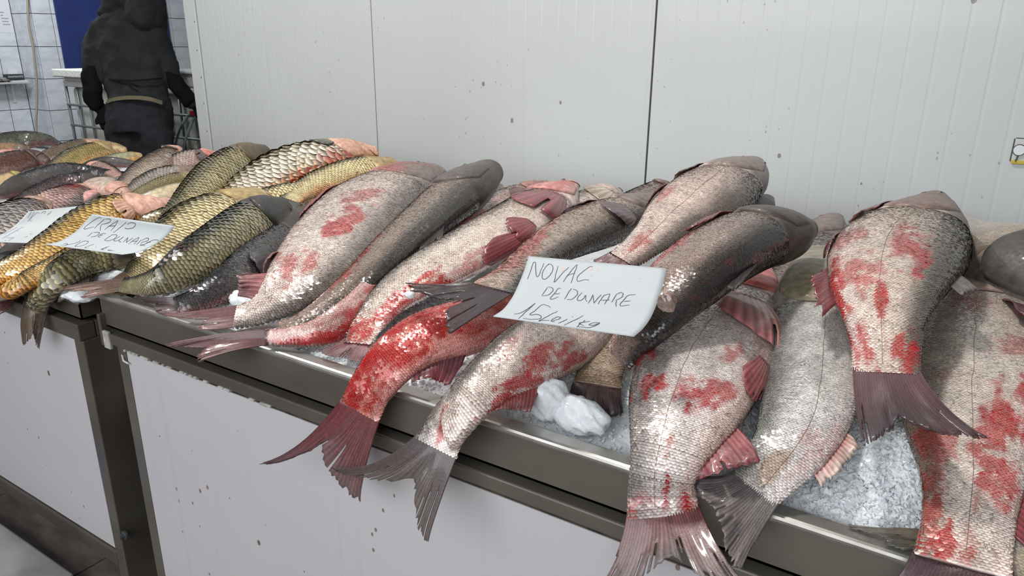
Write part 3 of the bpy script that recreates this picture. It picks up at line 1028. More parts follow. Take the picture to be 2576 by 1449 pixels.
    def edge(s, name, where, s1, s2, h1, h2, sweep=0.8, flop=20, n=26, m=8, c0=None, c1=None, ragged=0.15, label=None):
        th = 0.0 if where == 'dorsal' else math.pi
        sg = 1 if where == 'dorsal' else -1
        G = []
        fa = math.radians(flop)
        for i in range(n):
            u = i / (n - 1)
            S = s1 + (s2 - s1) * u
            p, t, c, nn = s.surf(np.array([S]), np.array([th]))
            k = int(np.interp(S, s.s, np.arange(s.n)))
            d = nrm(sg * s.D[k] * math.cos(fa) + s.N[k] * math.sin(fa) + s.T[k] * sweep)
            h = h1 * (1 - u) + h2 * u
            h *= min(1.0, 0.35 + u * 9)
            tt = np.linspace(0, 1, m)[:, None]
            G.append(p[0] - sg * s.D[k] * 0.004 + d * h * tt + s.T[k] * h * 0.25 * tt ** 2)
        return s.fin(name, G, s.pal['fin'] if c0 is None else c0, s.pal['fin2'] if c1 is None else c1, ragged, 0.06, 0.0013, int(s1 * 100) + 7, label)

    def head(s, eye=None, gill=True, both=False, q_gill=-0.05, gcol=None, mouth=True):
        """Gill cover plates, eye and mouth."""
        for side in ((1, -1) if both else (1,)):
            if gill:
                v = np.linspace(-1, 1, 17); u = np.linspace(0, 1, 11)
                Vv, Uu = np.meshgrid(v, u, indexing='ij')
                TH = (math.acos(q_gill) + Vv * 1.0) * side
                S = s.inv(0.12 + (0.266 - 0.045 * Vv ** 2 - 0.12) * Uu)
                p, t, c, nn = s.surf(S, TH)
                lift = 0.0004 + 0.0042 * np.sin(Uu * 1.5) * (1 - Vv ** 2) + 0.0006
                P = p + nn * lift[..., None]
                P[:, -1] -= nn[:, -1] * 0.004
                col, B = s.color(np.minimum(S, s.inv(0.2)), TH)
                if gcol is not None: col = col * 0.6 + np.asarray(gcol) * 0.4
                col = col * (0.85 + 0.3 * fbm(Uu * 4, Vv * 9, s.seed)[..., None])
                col = col * (1 - 0.5 * B[..., None]) + BLOOD * 0.5 * B[..., None]
                idx = np.arange(17 * 11).reshape(17, 11)
                q = np.stack([idx[:-1, :-1], idx[1:, :-1], idx[1:, 1:], idx[:-1, 1:]], -1).reshape(-1, 4)
                o = mesh('gill_cover', P.reshape(-1, 3), q, M['skin'], s.o, col.reshape(-1, 3), True)
                md = o.modifiers.new('thickness', 'SOLIDIFY'); md.thickness = 0.002; md.offset = -1
            if eye:
                es, eq, er = eye
                es = float(s.inv(es))
                p, t, c, nn = s.surf(np.array([es]), np.array([math.acos(eq) * side]))
                for nm, rad, ml, dz, par in (('eye', er, M['eye'], -0.35, None), ('pupil', er * 0.55, M['pupil'], 0.22, 'eye')):
                    bm = bmesh.new()
                    bmesh.ops.create_uvsphere(bm, u_segments=16, v_segments=10, radius=1)
                    R = np.stack([t[0], c[0], nn[0]], 1)
                    mb = MB(); mb.bm(bm)
                    mb.xform(R @ np.diag([rad, rad, rad * 0.6]), p[0] + nn[0] * rad * dz)
                    e = mb.build(nm, ml, s.o if par is None else eo, True)
                    if par is None: eo = e
            if mouth:
                th = (np.linspace(0.62, 1.0, 9) * math.pi) * side
                sv = s.inv(np.linspace(0.055, 0.012, 9))
                p, t, c, nn = s.surf(sv, th)
                MB().tube(p + nn * 0.0005, np.linspace(0.0012, 0.003, 9), 6).build('mouth', M['lip'], s.o, True)
        return s


M['lateral'] = mat('lateral_line_dark', lin(136, 110, 98), 0.4)
M['lip'] = mat('fish_lip', lin(120, 70, 66), 0.3, 0, 0.4)

# ------------------------------------------------------------------ big pale fish on the right counter
GR = 'large fish heaped on the right counter'
RED2 = lin(150, 40, 46)
PUR = lin(74, 44, 50)
BRN = lin(112, 92, 80)


def big(label, pal, pts, **kw):
    kw.setdefault('group', GR)
    return Fish('bighead_carp', label, pal, pts, **kw)


# A: leftmost, belly to the upper left
f = big('pale broad fish with a red streak on its flank, leftmost of the big pale fish', 'pale',
        [(1092, 436, 30, 1.05), (1030, 462, 64, 1.04), (935, 528, 100, 1.02), (850, 610, 104, 1.00), (775, 688, 84, 0.98), (705, 748, 54, 0.955), (645, 783, 33, 0.935), (592, 796, 26, 0.925)],
        dors=(1, 1), sc=6.2, roll=8, tail=((392, 788, 0.912), (500, 830, 0.905), (520, 806, 0.912)),
        blood=((0.70, 0.05, 0.05, 0.25, 1.0), (0.62, 0.08, 0.05, 0.2, 0.9), (0.50, 0.0, 0.06, 0.3, 0.7), (0.84, -0.3, 0.05, 0.5, 0.7), (0.3, -0.8, 0.1, 0.25, 0.6), (0.17, -0.4, 0.08, 0.5, 0.9)))
f.paired('pectoral_fin', 0.36, -0.93, 0.26, -2, 8, c0=lin(176, 92, 90), c1=lin(150, 70, 74), bw=0.03)
f.paired('pelvic_fin', 0.80, -0.95, 0.08, -22, 36, c0=lin(176, 110, 104), c1=lin(150, 100, 96), bw=0.03, lift=0.01)
f.edge('anal_fin', 'anal', 0.87, 0.96, 0.06, 0.03, 0.9, 25, c0=lin(176, 92, 90), c1=lin(150, 100, 100))
f.head(eye=(0.09, -0.25, 0.009))
# B: dark back
f = big('dark smooth-backed fish lying beside the leftmost pale fish', 'dark',
        [(1222, 437, 38, 1.10), (1165, 480, 60, 1.08), (1085, 545, 57, 1.05), (1000, 620, 52, 1.02), (915, 702, 44, 0.985), (835, 765, 33, 0.955), (762, 808, 22, 0.935), (705, 825, 16, 0.927)],
        dors=(1, 1), sc=5.6, roll=28, k=0.62, hd=0.3, tail=((575, 838, 0.915), (640, 850, 0.91), (640, 834, 0.912)),
        over=dict(f=lin(150, 130, 116), b=lin(198, 150, 140), d=lin(66, 59, 54), h=lin(88, 78, 74)), blood=((0.75, -0.55, 0.12, 0.3, 0.8), (0.3, -0.75, 0.12, 0.2, 0.5)))
f.edge('dorsal_fin', 'dorsal', 0.50, 0.62, 0.10, 0.03, 1.6, 10, c0=lin(54, 46, 46), c1=lin(70, 56, 58))
f.head(eye=(0.1, -0.3, 0.009))
# C: pink, mostly under its neighbours
f = big('pink-bellied slim fish with a spread tail fin lying along the tray rim', 'pale',
        [(1208, 545, 30, 1.0), (1140, 590, 48, 1.0), (1045, 660, 52, 0.985), (955, 735, 50, 0.965), (875, 800, 46, 0.95), (795, 838, 34, 0.935), (725, 848, 24, 0.925), (665, 848, 19, 0.92)],
        dors=(1, 1), sc=6, roll=-30, over=dict(f=lin(214, 176, 168), b=lin(226, 180, 174), h=lin(206, 110, 108), bleed=1.2),
        tail=((405, 868, 0.905), (498, 912, 0.895), (520, 876, 0.9)), blood=((0.16, -0.3, 0.1, 0.7, 0.9), (0.72, 0.1, 0.14, 0.6, 0.9), (0.85, 0.5, 0.1, 0.5, 1.0), (0.5, 0.2, 0.1, 0.5, 0.6)))
f.paired('pectoral_fin', 0.215, -0.2, 0.16, 4, 44, c0=lin(190, 90, 92), c1=lin(140, 56, 64), bw=0.05)
f.head(gcol=lin(200, 80, 80))
# D: white, head up
f = big('whitish fish with red-tinged head and dark red pectoral fin, its tail bent over the ice', 'pale',
        [(1428, 470, 24, 1.045), (1375, 512, 58, 1.04), (1285, 572, 66, 1.035), (1175, 632, 62, 1.02), (1065, 692, 56, 1.0), (980, 752, 46, 0.975), (925, 818, 37, 0.945), (898, 862, 31, 0.93)],
        dors=(-1, -1), sc=6.4, roll=-12, blood=((0.1, -0.2, 0.09, 0.8, 0.8), (0.83, -0.7, 0.06, 0.4, 1.0), (0.9, -0.6, 0.06, 0.5, 1.0), (0.97, 0.0, 0.04, 0.8, 1.0), (0.66, -0.85, 0.1, 0.25, 0.6)),
        tail=((795, 880, 0.915), (935, 912, 0.905), (860, 902, 0.91)), over=dict(f=lin(230, 214, 200), h=lin(190, 150, 142), fin=lin(120, 36, 44)))
f.paired('pectoral_fin', 0.28, -0.5, 0.19, 4, 42, c0=lin(128, 36, 44), c1=lin(150, 66, 74), bw=0.05)
f.paired('pelvic_fin', 0.50, -0.72, 0.09, 4, 44, c0=lin(150, 56, 60), c1=lin(140, 50, 58), bw=0.03)
f.paired('pelvic_fin', 0.53, -0.88, 0.18, 0, 18, c0=lin(150, 50, 56), c1=lin(140, 50, 58), bw=0.03)
f.head(eye=(0.05, 0.1, 0.011), gcol=lin(206, 120, 114))
# E: dark-backed with black tail
f = big('brownish fish with a wide spread black tail fin, left of the price card', 'pale',
        [(1668, 512, 30, 1.055), (1600, 535, 50, 1.055), (1510, 565, 60, 1.055), (1420, 603, 55, 1.055), (1345, 650, 45, 1.05), (1285, 697, 39, 1.055), (1240, 725, 37, 1.06)],
        dors=(1, 1), sc=7.2, roll=8, k=0.6, tail=((1012, 712, 1.055), (1130, 838, 1.05), (1132, 762, 1.055)), over=dict(d=lin(62, 60, 56), f=lin(170, 152, 138), b=lin(206, 160, 146), fin=lin(56, 34, 38), fin2=lin(52, 34, 38)),
        blood=((0.7, -0.5, 0.12, 0.5, 0.75), (0.85, -0.2, 0.1, 0.6, 0.6)))
f.paired('pectoral_fin', 0.3, -0.93, 0.15, 2, 14, c0=lin(96, 52, 52), c1=lin(84, 44, 46), bw=0.02)
f.paired('pelvic_fin', 0.31, 0.6, 0.09, -6, 34, c0=lin(104, 84, 88), c1=lin(110, 88, 92), bw=0.04)
f.head()
# J: top fish near the wall seam
f = big('greyish pink fish reaching highest beside the wall seam, its head against the wall', 'pale',
        [(1893, 410, 24, 1.13), (1850, 445, 66, 1.13), (1775, 498, 84, 1.12), (1705, 548, 70, 1.10), (1650, 592, 48, 1.085), (1598, 632, 36, 1.07), (1565, 652, 31, 1.062)],
        dors=(1, 1), sc=6.2, roll=6, hd=0.42, over=dict(d=lin(110, 98, 90), f=lin(218, 196, 184), h=lin(126, 112, 104)),
        tail=((1490, 655, 1.05), (1600, 712, 1.03), (1525, 690, 1.04)), blood=((0.93, -0.1, 0.04, 0.4, 0.7), (0.7, -0.7, 0.05, 0.2, 0.6)))
f.paired('pectoral_fin', 0.32, -0.93, 0.2, -2, 10, c0=lin(84, 60, 58), c1=lin(110, 60, 64), bw=0.02)
f.paired('pelvic_fin', 0.62, -0.96, 0.12, -4, 12, c0=lin(120, 50, 56), c1=lin(120, 56, 62), bw=0.02)
f.line(-0.1)
f.head(eye=(0.1, 0.82, 0.008))
# I: big dark fish right of the card
f = big('big glossy dark fish lying across, its back half tucked behind the price card', 'dark',
        [(2020, 577, 32, 1.12), (1965, 587, 66, 1.125), (1885, 604, 80, 1.13), (1795, 650, 87, 1.12), (1715, 715, 86, 1.095), (1645, 790, 68, 1.06), (1592, 850, 48, 1.02), (1555, 905, 34, 0.985)],
        dors=(1, 1), sc=6.4, roll=20, k=0.66, hd=0.34, over=dict(f=lin(160, 138, 126), b=lin(206, 170, 158), d=lin(56, 51, 48), h=lin(82, 72, 68)),
        blood=((0.62, -0.75, 0.1, 0.3, 0.7), (0.5, -0.9, 0.12, 0.2, 0.5)))
f.edge('dorsal_fin', 'dorsal', 0.52, 0.64, 0.12, 0.03, 2.6, 20, c0=lin(50, 44, 44), c1=lin(66, 56, 57))
f.paired('pelvic_fin', 0.3, -0.82, 0.15, 6, 12, c0=lin(130, 56, 52), c1=lin(120, 60, 58), bw=0.015)
f.head(gcol=lin(66, 58, 54))
# F: blood-red fish
f = big('blood-red fish with torn red tail fin hanging over the tray rim', 'red',
        [(1345, 760, 46, 0.985), (1255, 798, 62, 0.985), (1170, 822, 70, 0.985), (1072, 852, 69, 0.975), (990, 905, 63, 0.955), (935, 972, 55, -0.80), (905, 1035, 53, -0.78)],
        dors=(-1, -1), sc=8, roll=-4, tail=((642, 1168, -0.745), (905, 1268, -0.75), (800, 1120, -0.755)),
        blood=((0.55, 0.3, 0.16, 0.8, 1.0), (0.75, 0.1, 0.16, 0.9, 1.0), (0.92, 0.2, 0.1, 0.9, 1.0), (0.4, -0.4, 0.1, 0.5, 0.7)), patch=((0.82, -0.1, 0.05, 0.25, lin(196, 176, 160), 0.8), (0.42, 0.0, 0.08, 0.5, lin(226, 200, 190), 0.8)),
        over=dict(fin=lin(128, 34, 42), fin2=lin(132, 88, 90)))
f.edge('anal_fin', 'anal', 0.5, 0.76, 0.06, 0.012, 0.5, -10, c0=lin(104, 58, 68), c1=lin(140, 44, 52))
# G: pale fish under the card with the wide grey tail
f = big('pale fish under the price card with a wide grey-brown tail fin hanging in front', 'pale',
        [(1545, 765, 55, 0.985), (1480, 808, 76, 0.985), (1420, 845, 87, 0.985), (1330, 895, 86, 0.98), (1245, 950, 70, 0.965), (1176, 1012, 58, 0.945), (1126, 1072, 54, -0.79), (1098, 1125, 55, -0.77)],
        dors=(-1, -1), sc=8, roll=0, tail=((806, 1172, -0.74), (1072, 1385, -0.72), (1040, 1212, -0.745), lin(88, 72, 74), lin(120, 104, 96), 0.16, 0.16),
        blood=((0.58, -0.35, 0.06, 0.4, 0.9), (0.5, -0.8, 0.07, 0.3, 0.9), (0.7, -0.85, 0.09, 0.3, 0.95), (0.93, 0.05, 0.06, 0.25, 0.9), (0.62, 0.2, 0.05, 0.3, 0.4)))
f.edge('anal_fin', 'anal', 0.62, 0.78, 0.045, 0.008, 0.9, 0, c0=lin(170, 66, 66), c1=lin(150, 84, 86))
# H: brown tail stump in the ice
f = big('brown fish tail with dark fanned fin standing in the ice below the price card', 'pale',
        [(1580, 760, 40, 0.98), (1560, 800, 46, 0.975), (1535, 860, 50, 0.965), (1512, 925, 56, 0.95), (1502, 968, 58, 0.94)],
        dors=(-1, 0), sc=9, over=dict(d=lin(120, 100, 82), f=lin(160, 138, 116), b=lin(150, 128, 108), net=lin(104, 84, 68), fin=lin(84, 60, 58), fin2=lin(74, 54, 54)), scaled=True, srange=(0.1, 0.995),
        tail=((1428, 990, 0.915), (1568, 1045, 0.905), (1500, 1040, 0.91)))
# Q: large front fish
f = big('largest pale front fish with red blotches and a long red pectoral fin', 'pale',
        [(1908, 676, 34, 1.0), (1876, 735, 82, 1.0), (1818, 828, 136, 0.99), (1766, 918, 152, 0.985), (1727, 1010, 144, 0.975), (1692, 1100, 110, 0.96), (1668, 1180, 82, 0.935), (1664, 1245, 83, -0.79), (1672, 1300, 90, -0.775)],
        dors=(-1, 0), sc=7.8, roll=-2, k=0.46, over=dict(d=lin(150, 144, 140), f=lin(234, 226, 220), b=lin(226, 200, 190), h=lin(206, 120, 112), fin=lin(150, 60, 62), fin2=lin(128, 104, 102)),
        hd=0.30, tail=((1470, 1520, -0.70), (1905, 1500, -0.70), (1690, 1405, -0.735), lin(132, 62, 62), lin(128, 116, 112), 0.14, 0.2),
        blood=((0.78, 0.55, 0.03, 0.35, 1.0), (0.79, -0.15, 0.035, 0.3, 1.0), (0.76, -0.4, 0.03, 0.25, 0.9), (0.70, 0.75, 0.04, 0.25, 1.0), (0.13, 0.3, 0.08, 0.6, 0.8), (0.38, 0.55, 0.05, 0.3, 1.0), (0.64, -0.45, 0.04, 0.15, 0.7), (0.95, 0.0, 0.05, 0.10, 1.0), (0.985, -0.7, 0.03, 0.35, 1.0), (0.98, 0.5, 0.02, 0.4, 0.6)))
f.paired('pectoral_fin', 0.37, -0.25, 0.17, -10, 20, c0=lin(222, 176, 164), c1=lin(190, 110, 108), bw=0.05, lift=0.012)
f.paired('pelvic_fin', 0.61, -0.9, 0.12, 2, 20, c0=lin(190, 110, 108), c1=lin(160, 66, 70), bw=0.03)
f.edge('anal_fin', 'anal', 0.80, 0.92, 0.072, 0.006, 1.0, 5, c0=lin(176, 84, 84), c1=lin(132, 60, 66))
f.line(0.1)
f.head(gcol=lin(180, 84, 80))
# R: grey silver fish
f = big('clean grey-silver fish lying next to the largest front fish', 'silver',
        [(2062, 640, 40, 1.04), (2050, 715, 84, 1.03), (2046, 815, 108, 1.005), (2040, 925, 116, 0.985), (2028, 1030, 110, 0.975), (1990, 1118, 90, 0.96), (1932, 1188, 72, 0.935), (1892, 1236, 64, 0.918)],
        dors=(-1, 0), sc=7.6, roll=-4, k=0.46, hd=0.43, tail=((1742, 1195, 0.925), (1862, 1445, -0.73), (1800, 1285, -0.77), lin(98, 92, 88), lin(128, 112, 112), 0.14, 0.18),
        blood=((0.9, -0.6, 0.06, 0.4, 0.35),), patch=((0.95, -0.1, 0.04, 0.4, lin(170, 130, 90), 0.6),), over=dict(bleed=0.1))
f.edge('anal_fin', 'anal', 0.83, 0.92, 0.026, 0.022, 0.5, 0, c0=lin(196, 110, 110), c1=lin(214, 190, 170))
f.line(-0.3)
f.head(gcol=lin(160, 148, 104))
# P: brown fish behind
f = big('brownish fish lying in shade behind the big dark fish, head against the wall side', 'dark',
        [(2092, 553, 26, 1.0), (2060, 600, 62, 1.0), (2010, 680, 84, 0.985), (1955, 770, 84, 0.965), (1900, 860, 66, 0.945), (1850, 940, 44, 0.925)],
        dors=(1, 0), sc=6.2, roll=14, hd=0.34, over=dict(d=lin(96, 84, 78), f=lin(132, 112, 106), b=lin(150, 118, 112), h=lin(124, 106, 100)))
f.head()
# T: lower right
f = big('broad silvery fish with large red patches at the lower right corner', 'pale',
        [(2482, 676, 60, 1.0), (2474, 770, 128, 1.0), (2456, 890, 164, 0.99), (2442, 1005, 166, 0.98), (2440, 1110, 142, 0.965), (2441, 1205, 114, 0.955), (2434, 1300, 99, 0.945), (2424, 1385, 101, 0.932), (2420, 1425, 106, 0.925)],
        dors=(-1, 0), sc=7.8, roll=-2, k=0.46, tail=((2190, 1530, -0.77), (2600, 1580, -0.77), (2410, 1500, -0.78), PUR, PUR),
        over=dict(f=lin(230, 218, 206), d=lin(150, 140, 128), fin=lin(74, 34, 42), fin2=lin(80, 50, 56)),
        hd=0.36, blood=((0.42, 0.2, 0.04, 0.3, 0.5), (0.70, -0.42, 0.05, 0.3, 1.0), (0.76, -0.5, 0.05, 0.35, 1.0), (0.58, -0.5, 0.03, 0.3, 0.6), (0.82, 0.6, 0.04, 0.4, 0.7), (0.81, -0.25, 0.03, 0.25, 0.9), (0.88, -0.45, 0.05, 0.4, 0.9), (0.98, 0.4, 0.03, 0.6, 0.9), (0.93, 0.8, 0.06, 0.3, 0.7)))
f.paired('pectoral_fin', 0.40, -0.40, 0.15, -18, 22, c0=lin(96, 30, 42), c1=lin(90, 24, 40), bw=0.03, lift=0.02)
f.edge('anal_fin', 'anal', 0.83, 0.94, 0.10, 0.04, 0.8, -10, c0=lin(150, 40, 44), c1=lin(70, 34, 44))
f.line(0.05)
f.head(gcol=lin(170, 140, 116))
# S: top right fish with the dark tail
f = big('speckled bloody fish highest at right, dark purple tail over its neighbours', 'pale',
        [(2352, 496, 26, 1.115), (2320, 550, 86, 1.12), (2262, 632, 148, 1.115), (2230, 716, 134, 1.105), (2225, 800, 96, 1.085), (2228, 872, 78, 1.065), (2228, 938, 75, 1.05)],
        dors=(1, 0), sc=7.2, roll=6, k=0.5, hd=0.44, tail=((2172, 1118, 1.03), (2492, 1106, 1.045), (2262, 1052, 1.04), lin(92, 36, 46), lin(66, 40, 46), 0.1, 0.1),
        over=dict(d=lin(104, 98, 90), f=lin(226, 210, 196), h=lin(116, 96, 90), fin=lin(110, 40, 50)),
        blood=((0.88, 0.0, 0.08, 0.12, 1.0), (0.70, 0.3, 0.07, 0.3, 0.9), (0.76, 0.5, 0.06, 0.2, 0.9), (0.64, 0.1, 0.06, 0.16, 0.6), (0.8, -0.4, 0.06, 0.4, 0.8), (0.97, 0.6, 0.04, 0.4, 0.9), (0.95, -0.7, 0.05, 0.3, 0.9), (0.66, -0.75, 0.04, 0.2, 0.7), (0.85, -0.93, 0.12, 0.15, 1.0)))
f.paired('pectoral_fin', 0.30, -0.82, 0.2, -4, 12, c0=lin(150, 110, 100), c1=lin(140, 84, 86), bw=0.02)
f.paired('pelvic_fin', 0.60, -0.95, 0.09, -6, 20, c0=lin(120, 60, 60), c1=lin(110, 56, 60), bw=0.02)
f.edge('anal_fin', 'anal', 0.72, 0.84, 0.065, 0.05, 2.2, 10, c0=lin(104, 40, 46), c1=lin(130, 24, 36), ragged=0.5)
f.edge('dorsal_fin', 'dorsal', 0.70, 0.76, 0.05, 0.03, 1.2, -10, c0=lin(110, 100, 96), c1=lin(120, 108, 104))
f.line(0.0)
f.head(eye=(0.06, 0.35, 0.009), gcol=lin(130, 104, 96))
# U: dark head at the right edge
f = big('big dark head of a fish cut off by the right edge of the picture', 'dark',
        [(2830, 770, 34, 1.045), (2760, 750, 78, 1.055), (2660, 716, 108, 1.065), (2570, 678, 116, 1.07), (2500, 640, 98, 1.07), (2448, 602, 64, 1.06), (2405, 562, 36, 1.03), (2370, 545, 26, 1.0)],
        dors=(-1, -1), sc=6, roll=-6, k=0.6, hd=0.215, tail=((2325, 522, 0.985), (2350, 560, 0.975), (2350, 540, 0.98)), over=dict(d=lin(112, 102, 96), f=lin(150, 134, 118), b=lin(150, 128, 116), h=lin(72, 66, 60), net=lin(92, 82, 74)))
f.paired('pectoral_fin', 0.30, -0.95, 0.17, -60, 26, c0=lin(84, 34, 44), c1=lin(100, 24, 40), bw=0.03, lift=0.0)
f.head(gcol=lin(44, 44, 43))
# V: lower right corner
f = big('fish tail with coarse grey-brown scales in the lower right corner', 'silver',
        [(3190, 880, 50, 1.0), (3110, 930, 100, 1.0), (2990, 1030, 130, 0.99), (2870, 1140, 120, 0.97), (2760, 1240, 96, 0.955), (2680, 1310, 82, 0.945), (2605, 1385, 72, 0.935), (2545, 1455, 66, 0.92)],
        dors=(-1, -1), sc=9, tail=((2400, 1560, -0.78), (2560, 1600, -0.78), (2490, 1540, -0.78)), over=dict(f=lin(170, 156, 136)))
# W: fish whose greenish tail lies on the rim
f = big('hidden fish at lower right, only its greenish tail fin showing on the tray rim', 'silver',
        [(2560, 1230, 50, 0.93), (2480, 1290, 44, 0.925), (2400, 1340, 34, 0.915), (2340, 1362, 26, 0.912)],
        dors=(0, -1), scaled=False, tail=((2108, 1316, 0.903), (2250, 1385, 0.902), (2210, 1350, 0.903), lin(150, 128, 96), lin(120, 116, 104), 0.15, 0.25, 40, 12, 0.1))
# heads peeking over the back
f = big('pale fish head with a cream pectoral fin, behind the brownish fish', 'pale',
        [(1545, 480, 18, 1.0), (1512, 497, 36, 1.0), (1455, 530, 44, 0.99), (1390, 575, 42, 0.975)], dors=(-1, -1), sc=6, over=dict(h=lin(190, 168, 156)))
f.paired('pectoral_fin', 0.26, -0.45, 0.12, 0, 46, c0=lin(206, 190, 168), c1=lin(176, 150, 128), bw=0.05)
f.head(gcol=lin(186, 170, 156))
f = big('fish head with a visible eye peeking out left of the wall seam fish', 'dark',
        [(1672, 462, 12, 1.04), (1648, 474, 22, 1.04), (1610, 500, 32, 1.03), (1560, 530, 34, 1.01)], dors=(-1, -1), sc=6, over=dict(h=lin(120, 100, 94), f=lin(150, 128, 120)))
f.head(eye=(0.12, 0.45, 0.009))
f = big('pinkish fish lying just behind the whitish red-headed fish', 'pale',
        [(1378, 468, 16, 1.0), (1330, 480, 24, 1.0), (1275, 505, 34, 0.995), (1220, 540, 38, 0.985), (1150, 590, 34, 0.97)], dors=(-1, -1), sc=5.5, over=dict(f=lin(196, 166, 158), h=lin(160, 116, 108)))
f.paired('pectoral_fin', 0.3, -0.3, 0.11, 0, 16, c0=lin(120, 80, 78), c1=lin(110, 70, 72), bw=0.02)
f.head()
f = big('small dark fish snout behind the dark smooth-backed fish', 'dark',
        [(1252, 470, 14, 1.0), (1236, 482, 22, 1.0), (1200, 505, 28, 0.995), (1140, 550, 30, 0.98)], dors=(-1, -1), scaled=False, over=dict(h=lin(84, 84, 80)))
f = big('dark rounded fish head behind the highest fish by the wall seam', 'dark',
        [(1930, 500, 16, 1.06), (1905, 520, 36, 1.06), (1850, 560, 48, 1.045), (1780, 620, 48, 1.02)], dors=(1, 1), scaled=False, over=dict(h=lin(108, 96, 92), d=lin(86, 78, 74)))
f = big('dark snout poking out behind the head of the leftmost pale fish', 'dark',
        [(1112, 440, 14, 1.0), (1095, 450, 26, 1.0), (1040, 490, 36, 0.99), (970, 545, 36, 0.975)], dors=(-1, -1), scaled=False, over=dict(h=lin(70, 68, 66)))

# ------------------------------------------------------------------ carp between and on the left counter
GC = 'carp heaped where the counters meet'


def carp(label, pal, pts, **kw):
    kw.setdefault('group', GC); kw.setdefault('sc', 15); kw.setdefault('scaled', 'carp'); kw.setdefault('k', 0.55)
    return Fish('common_carp', label, pal, pts, **kw)


f = carp('dark-headed olive carp, its thin tail lying across the corner between the counters', 'dcarp',
         [(708, 524, 30, 1.0), (650, 553, 60, 1.0), (570, 608, 64, 0.99), (485, 660, 56, 0.975), (410, 702, 38, 0.955), (350, 716, 25, 0.937), (300, 716, 17, 0.925)],
         dors=(-1, -1), roll=28, k=0.66, sc=19, hd=0.3, tail=((142, 726, 0.915), (205, 752, 0.905), (222, 736, 0.91), lin(130, 104, 76), lin(150, 110, 96), 0.15, 0.2))
f.edge('dorsal_fin', 'anal', 0.45, 0.72, 0.06, 0.03, 0.9, 0, c0=lin(84, 76, 64), c1=lin(96, 88, 78))
f.head(gcol=lin(44, 44, 44))
f = carp('pale golden carp with dark net scales and reddish belly, right beside the card reading CRAP', 'carp',
         [(648, 505, 40, 0.985), (590, 532, 60, 0.985), (505, 572, 74, 0.98), (432, 628, 66, 0.965), (375, 674, 45, 0.945), (335, 702, 28, 0.93)],
         dors=(-1, -1), roll=2, sc=19, hd=0.33, blood=((0.92, -0.7, 0.06, 0.4, 0.9), (0.75, -0.95, 0.2, 0.15, 0.7)), tail=((250, 722, 0.915), (300, 745, 0.905), (285, 728, 0.91)))
f.paired('pectoral_fin', 0.26, -0.5, 0.1, -10, 40, c0=lin(170, 140, 70), c1=lin(150, 120, 70), bw=0.04)
f.edge('anal_fin', 'anal', 0.85, 0.94, 0.05, 0.03, 0.7, 10, c0=lin(190, 100, 70), c1=lin(200, 150, 130))
f.head(gcol=lin(176, 150, 84))
f = carp('olive-backed carp pointing up against the lower wall, its head rounded and dark', 'carp',
         [(664, 383, 20, 1.02), (610, 402, 42, 1.02), (548, 445, 52, 1.005), (498, 497, 50, 0.985), (455, 545, 42, 0.965), (415, 585, 30, 0.945), (385, 612, 20, 0.93)],
         dors=(-1, -1), roll=34, k=0.66, over=dict(d=lin(96, 88, 56), f=lin(196, 180, 124), h=lin(84, 72, 54)), sc=16)
f.head(gcol=lin(100, 84, 60))
f = carp('large-scaled carp with pinkish head and orange belly, highest of the carp by the wall', 'carp',
         [(938, 382, 16, 1.03), (885, 384, 34, 1.035), (805, 403, 50, 1.03), (725, 430, 57, 1.01), (645, 470, 50, 0.985), (585, 510, 36, 0.96), (545, 540, 24, 0.945)],
         dors=(-1, -1), roll=-6, sc=24, over=dict(f=lin(222, 208, 186), b=lin(222, 150, 84), h=lin(212, 164, 140), d=lin(130, 118, 84)),
         blood=((0.3, -0.7, 0.08, 0.3, 0.7), (0.55, -0.9, 0.1, 0.15, 0.8)))
f.paired('pectoral_fin', 0.22, 0.45, 0.11, 6, 34, c0=lin(120, 116, 96), c1=lin(84, 82, 74), bw=0.04)
f.paired('pelvic_fin', 0.42, -0.9, 0.08, -4, 30, c0=lin(206, 130, 90), c1=lin(180, 120, 90), bw=0.02)
f.edge('anal_fin', 'anal', 0.66, 0.78, 0.07, 0.05, 1.1, 20, c0=lin(206, 150, 90), c1=lin(196, 170, 130))
f.head(gcol=lin(214, 170, 146))
f = carp('slim carp with orange belly and blackish tail fin wedged behind the leftmost pale fish', 'carp',
         [(985, 412, 18, 1.0), (930, 424, 32, 1.0), (865, 440, 36, 0.99), (805, 462, 34, 0.98), (755, 485, 25, 0.97), (728, 502, 20, 0.965)],
         dors=(-1, -1), sc=10, blood=((0.75, -0.8, 0.1, 0.3, 0.4),), tail=((690, 520, 0.955), (745, 560, 0.94), (720, 535, 0.95), lin(60, 62, 62), lin(90, 70, 60)))
f = carp('half-hidden olive carp under the large-scaled carp with orange belly', 'carp',
         [(800, 478, 20, 0.965), (745, 488, 30, 0.965), (690, 502, 33, 0.96), (640, 520, 30, 0.95), (595, 545, 22, 0.94)], dors=(-1, -1), sc=12)
f = carp('blackish fish lying in the crushed ice below the dark-headed carp', 'tench',
         [(745, 560, 40, 0.96), (690, 605, 50, 0.96), (630, 665, 50, 0.95), (570, 715, 44, 0.935), (500, 752, 30, 0.922), (440, 768, 20, 0.915)],
         dors=(-1, -1), scaled='fine', sc=8, roll=20, tail=((330, 730, 0.905), (400, 790, 0.905), (390, 762, 0.905), lin(90, 70, 72), lin(120, 96, 96)))
f.paired('pelvic_fin', 0.55, -0.55, 0.10, 4, 36, c0=lin(56, 52, 54), c1=lin(70, 64, 66), bw=0.03)
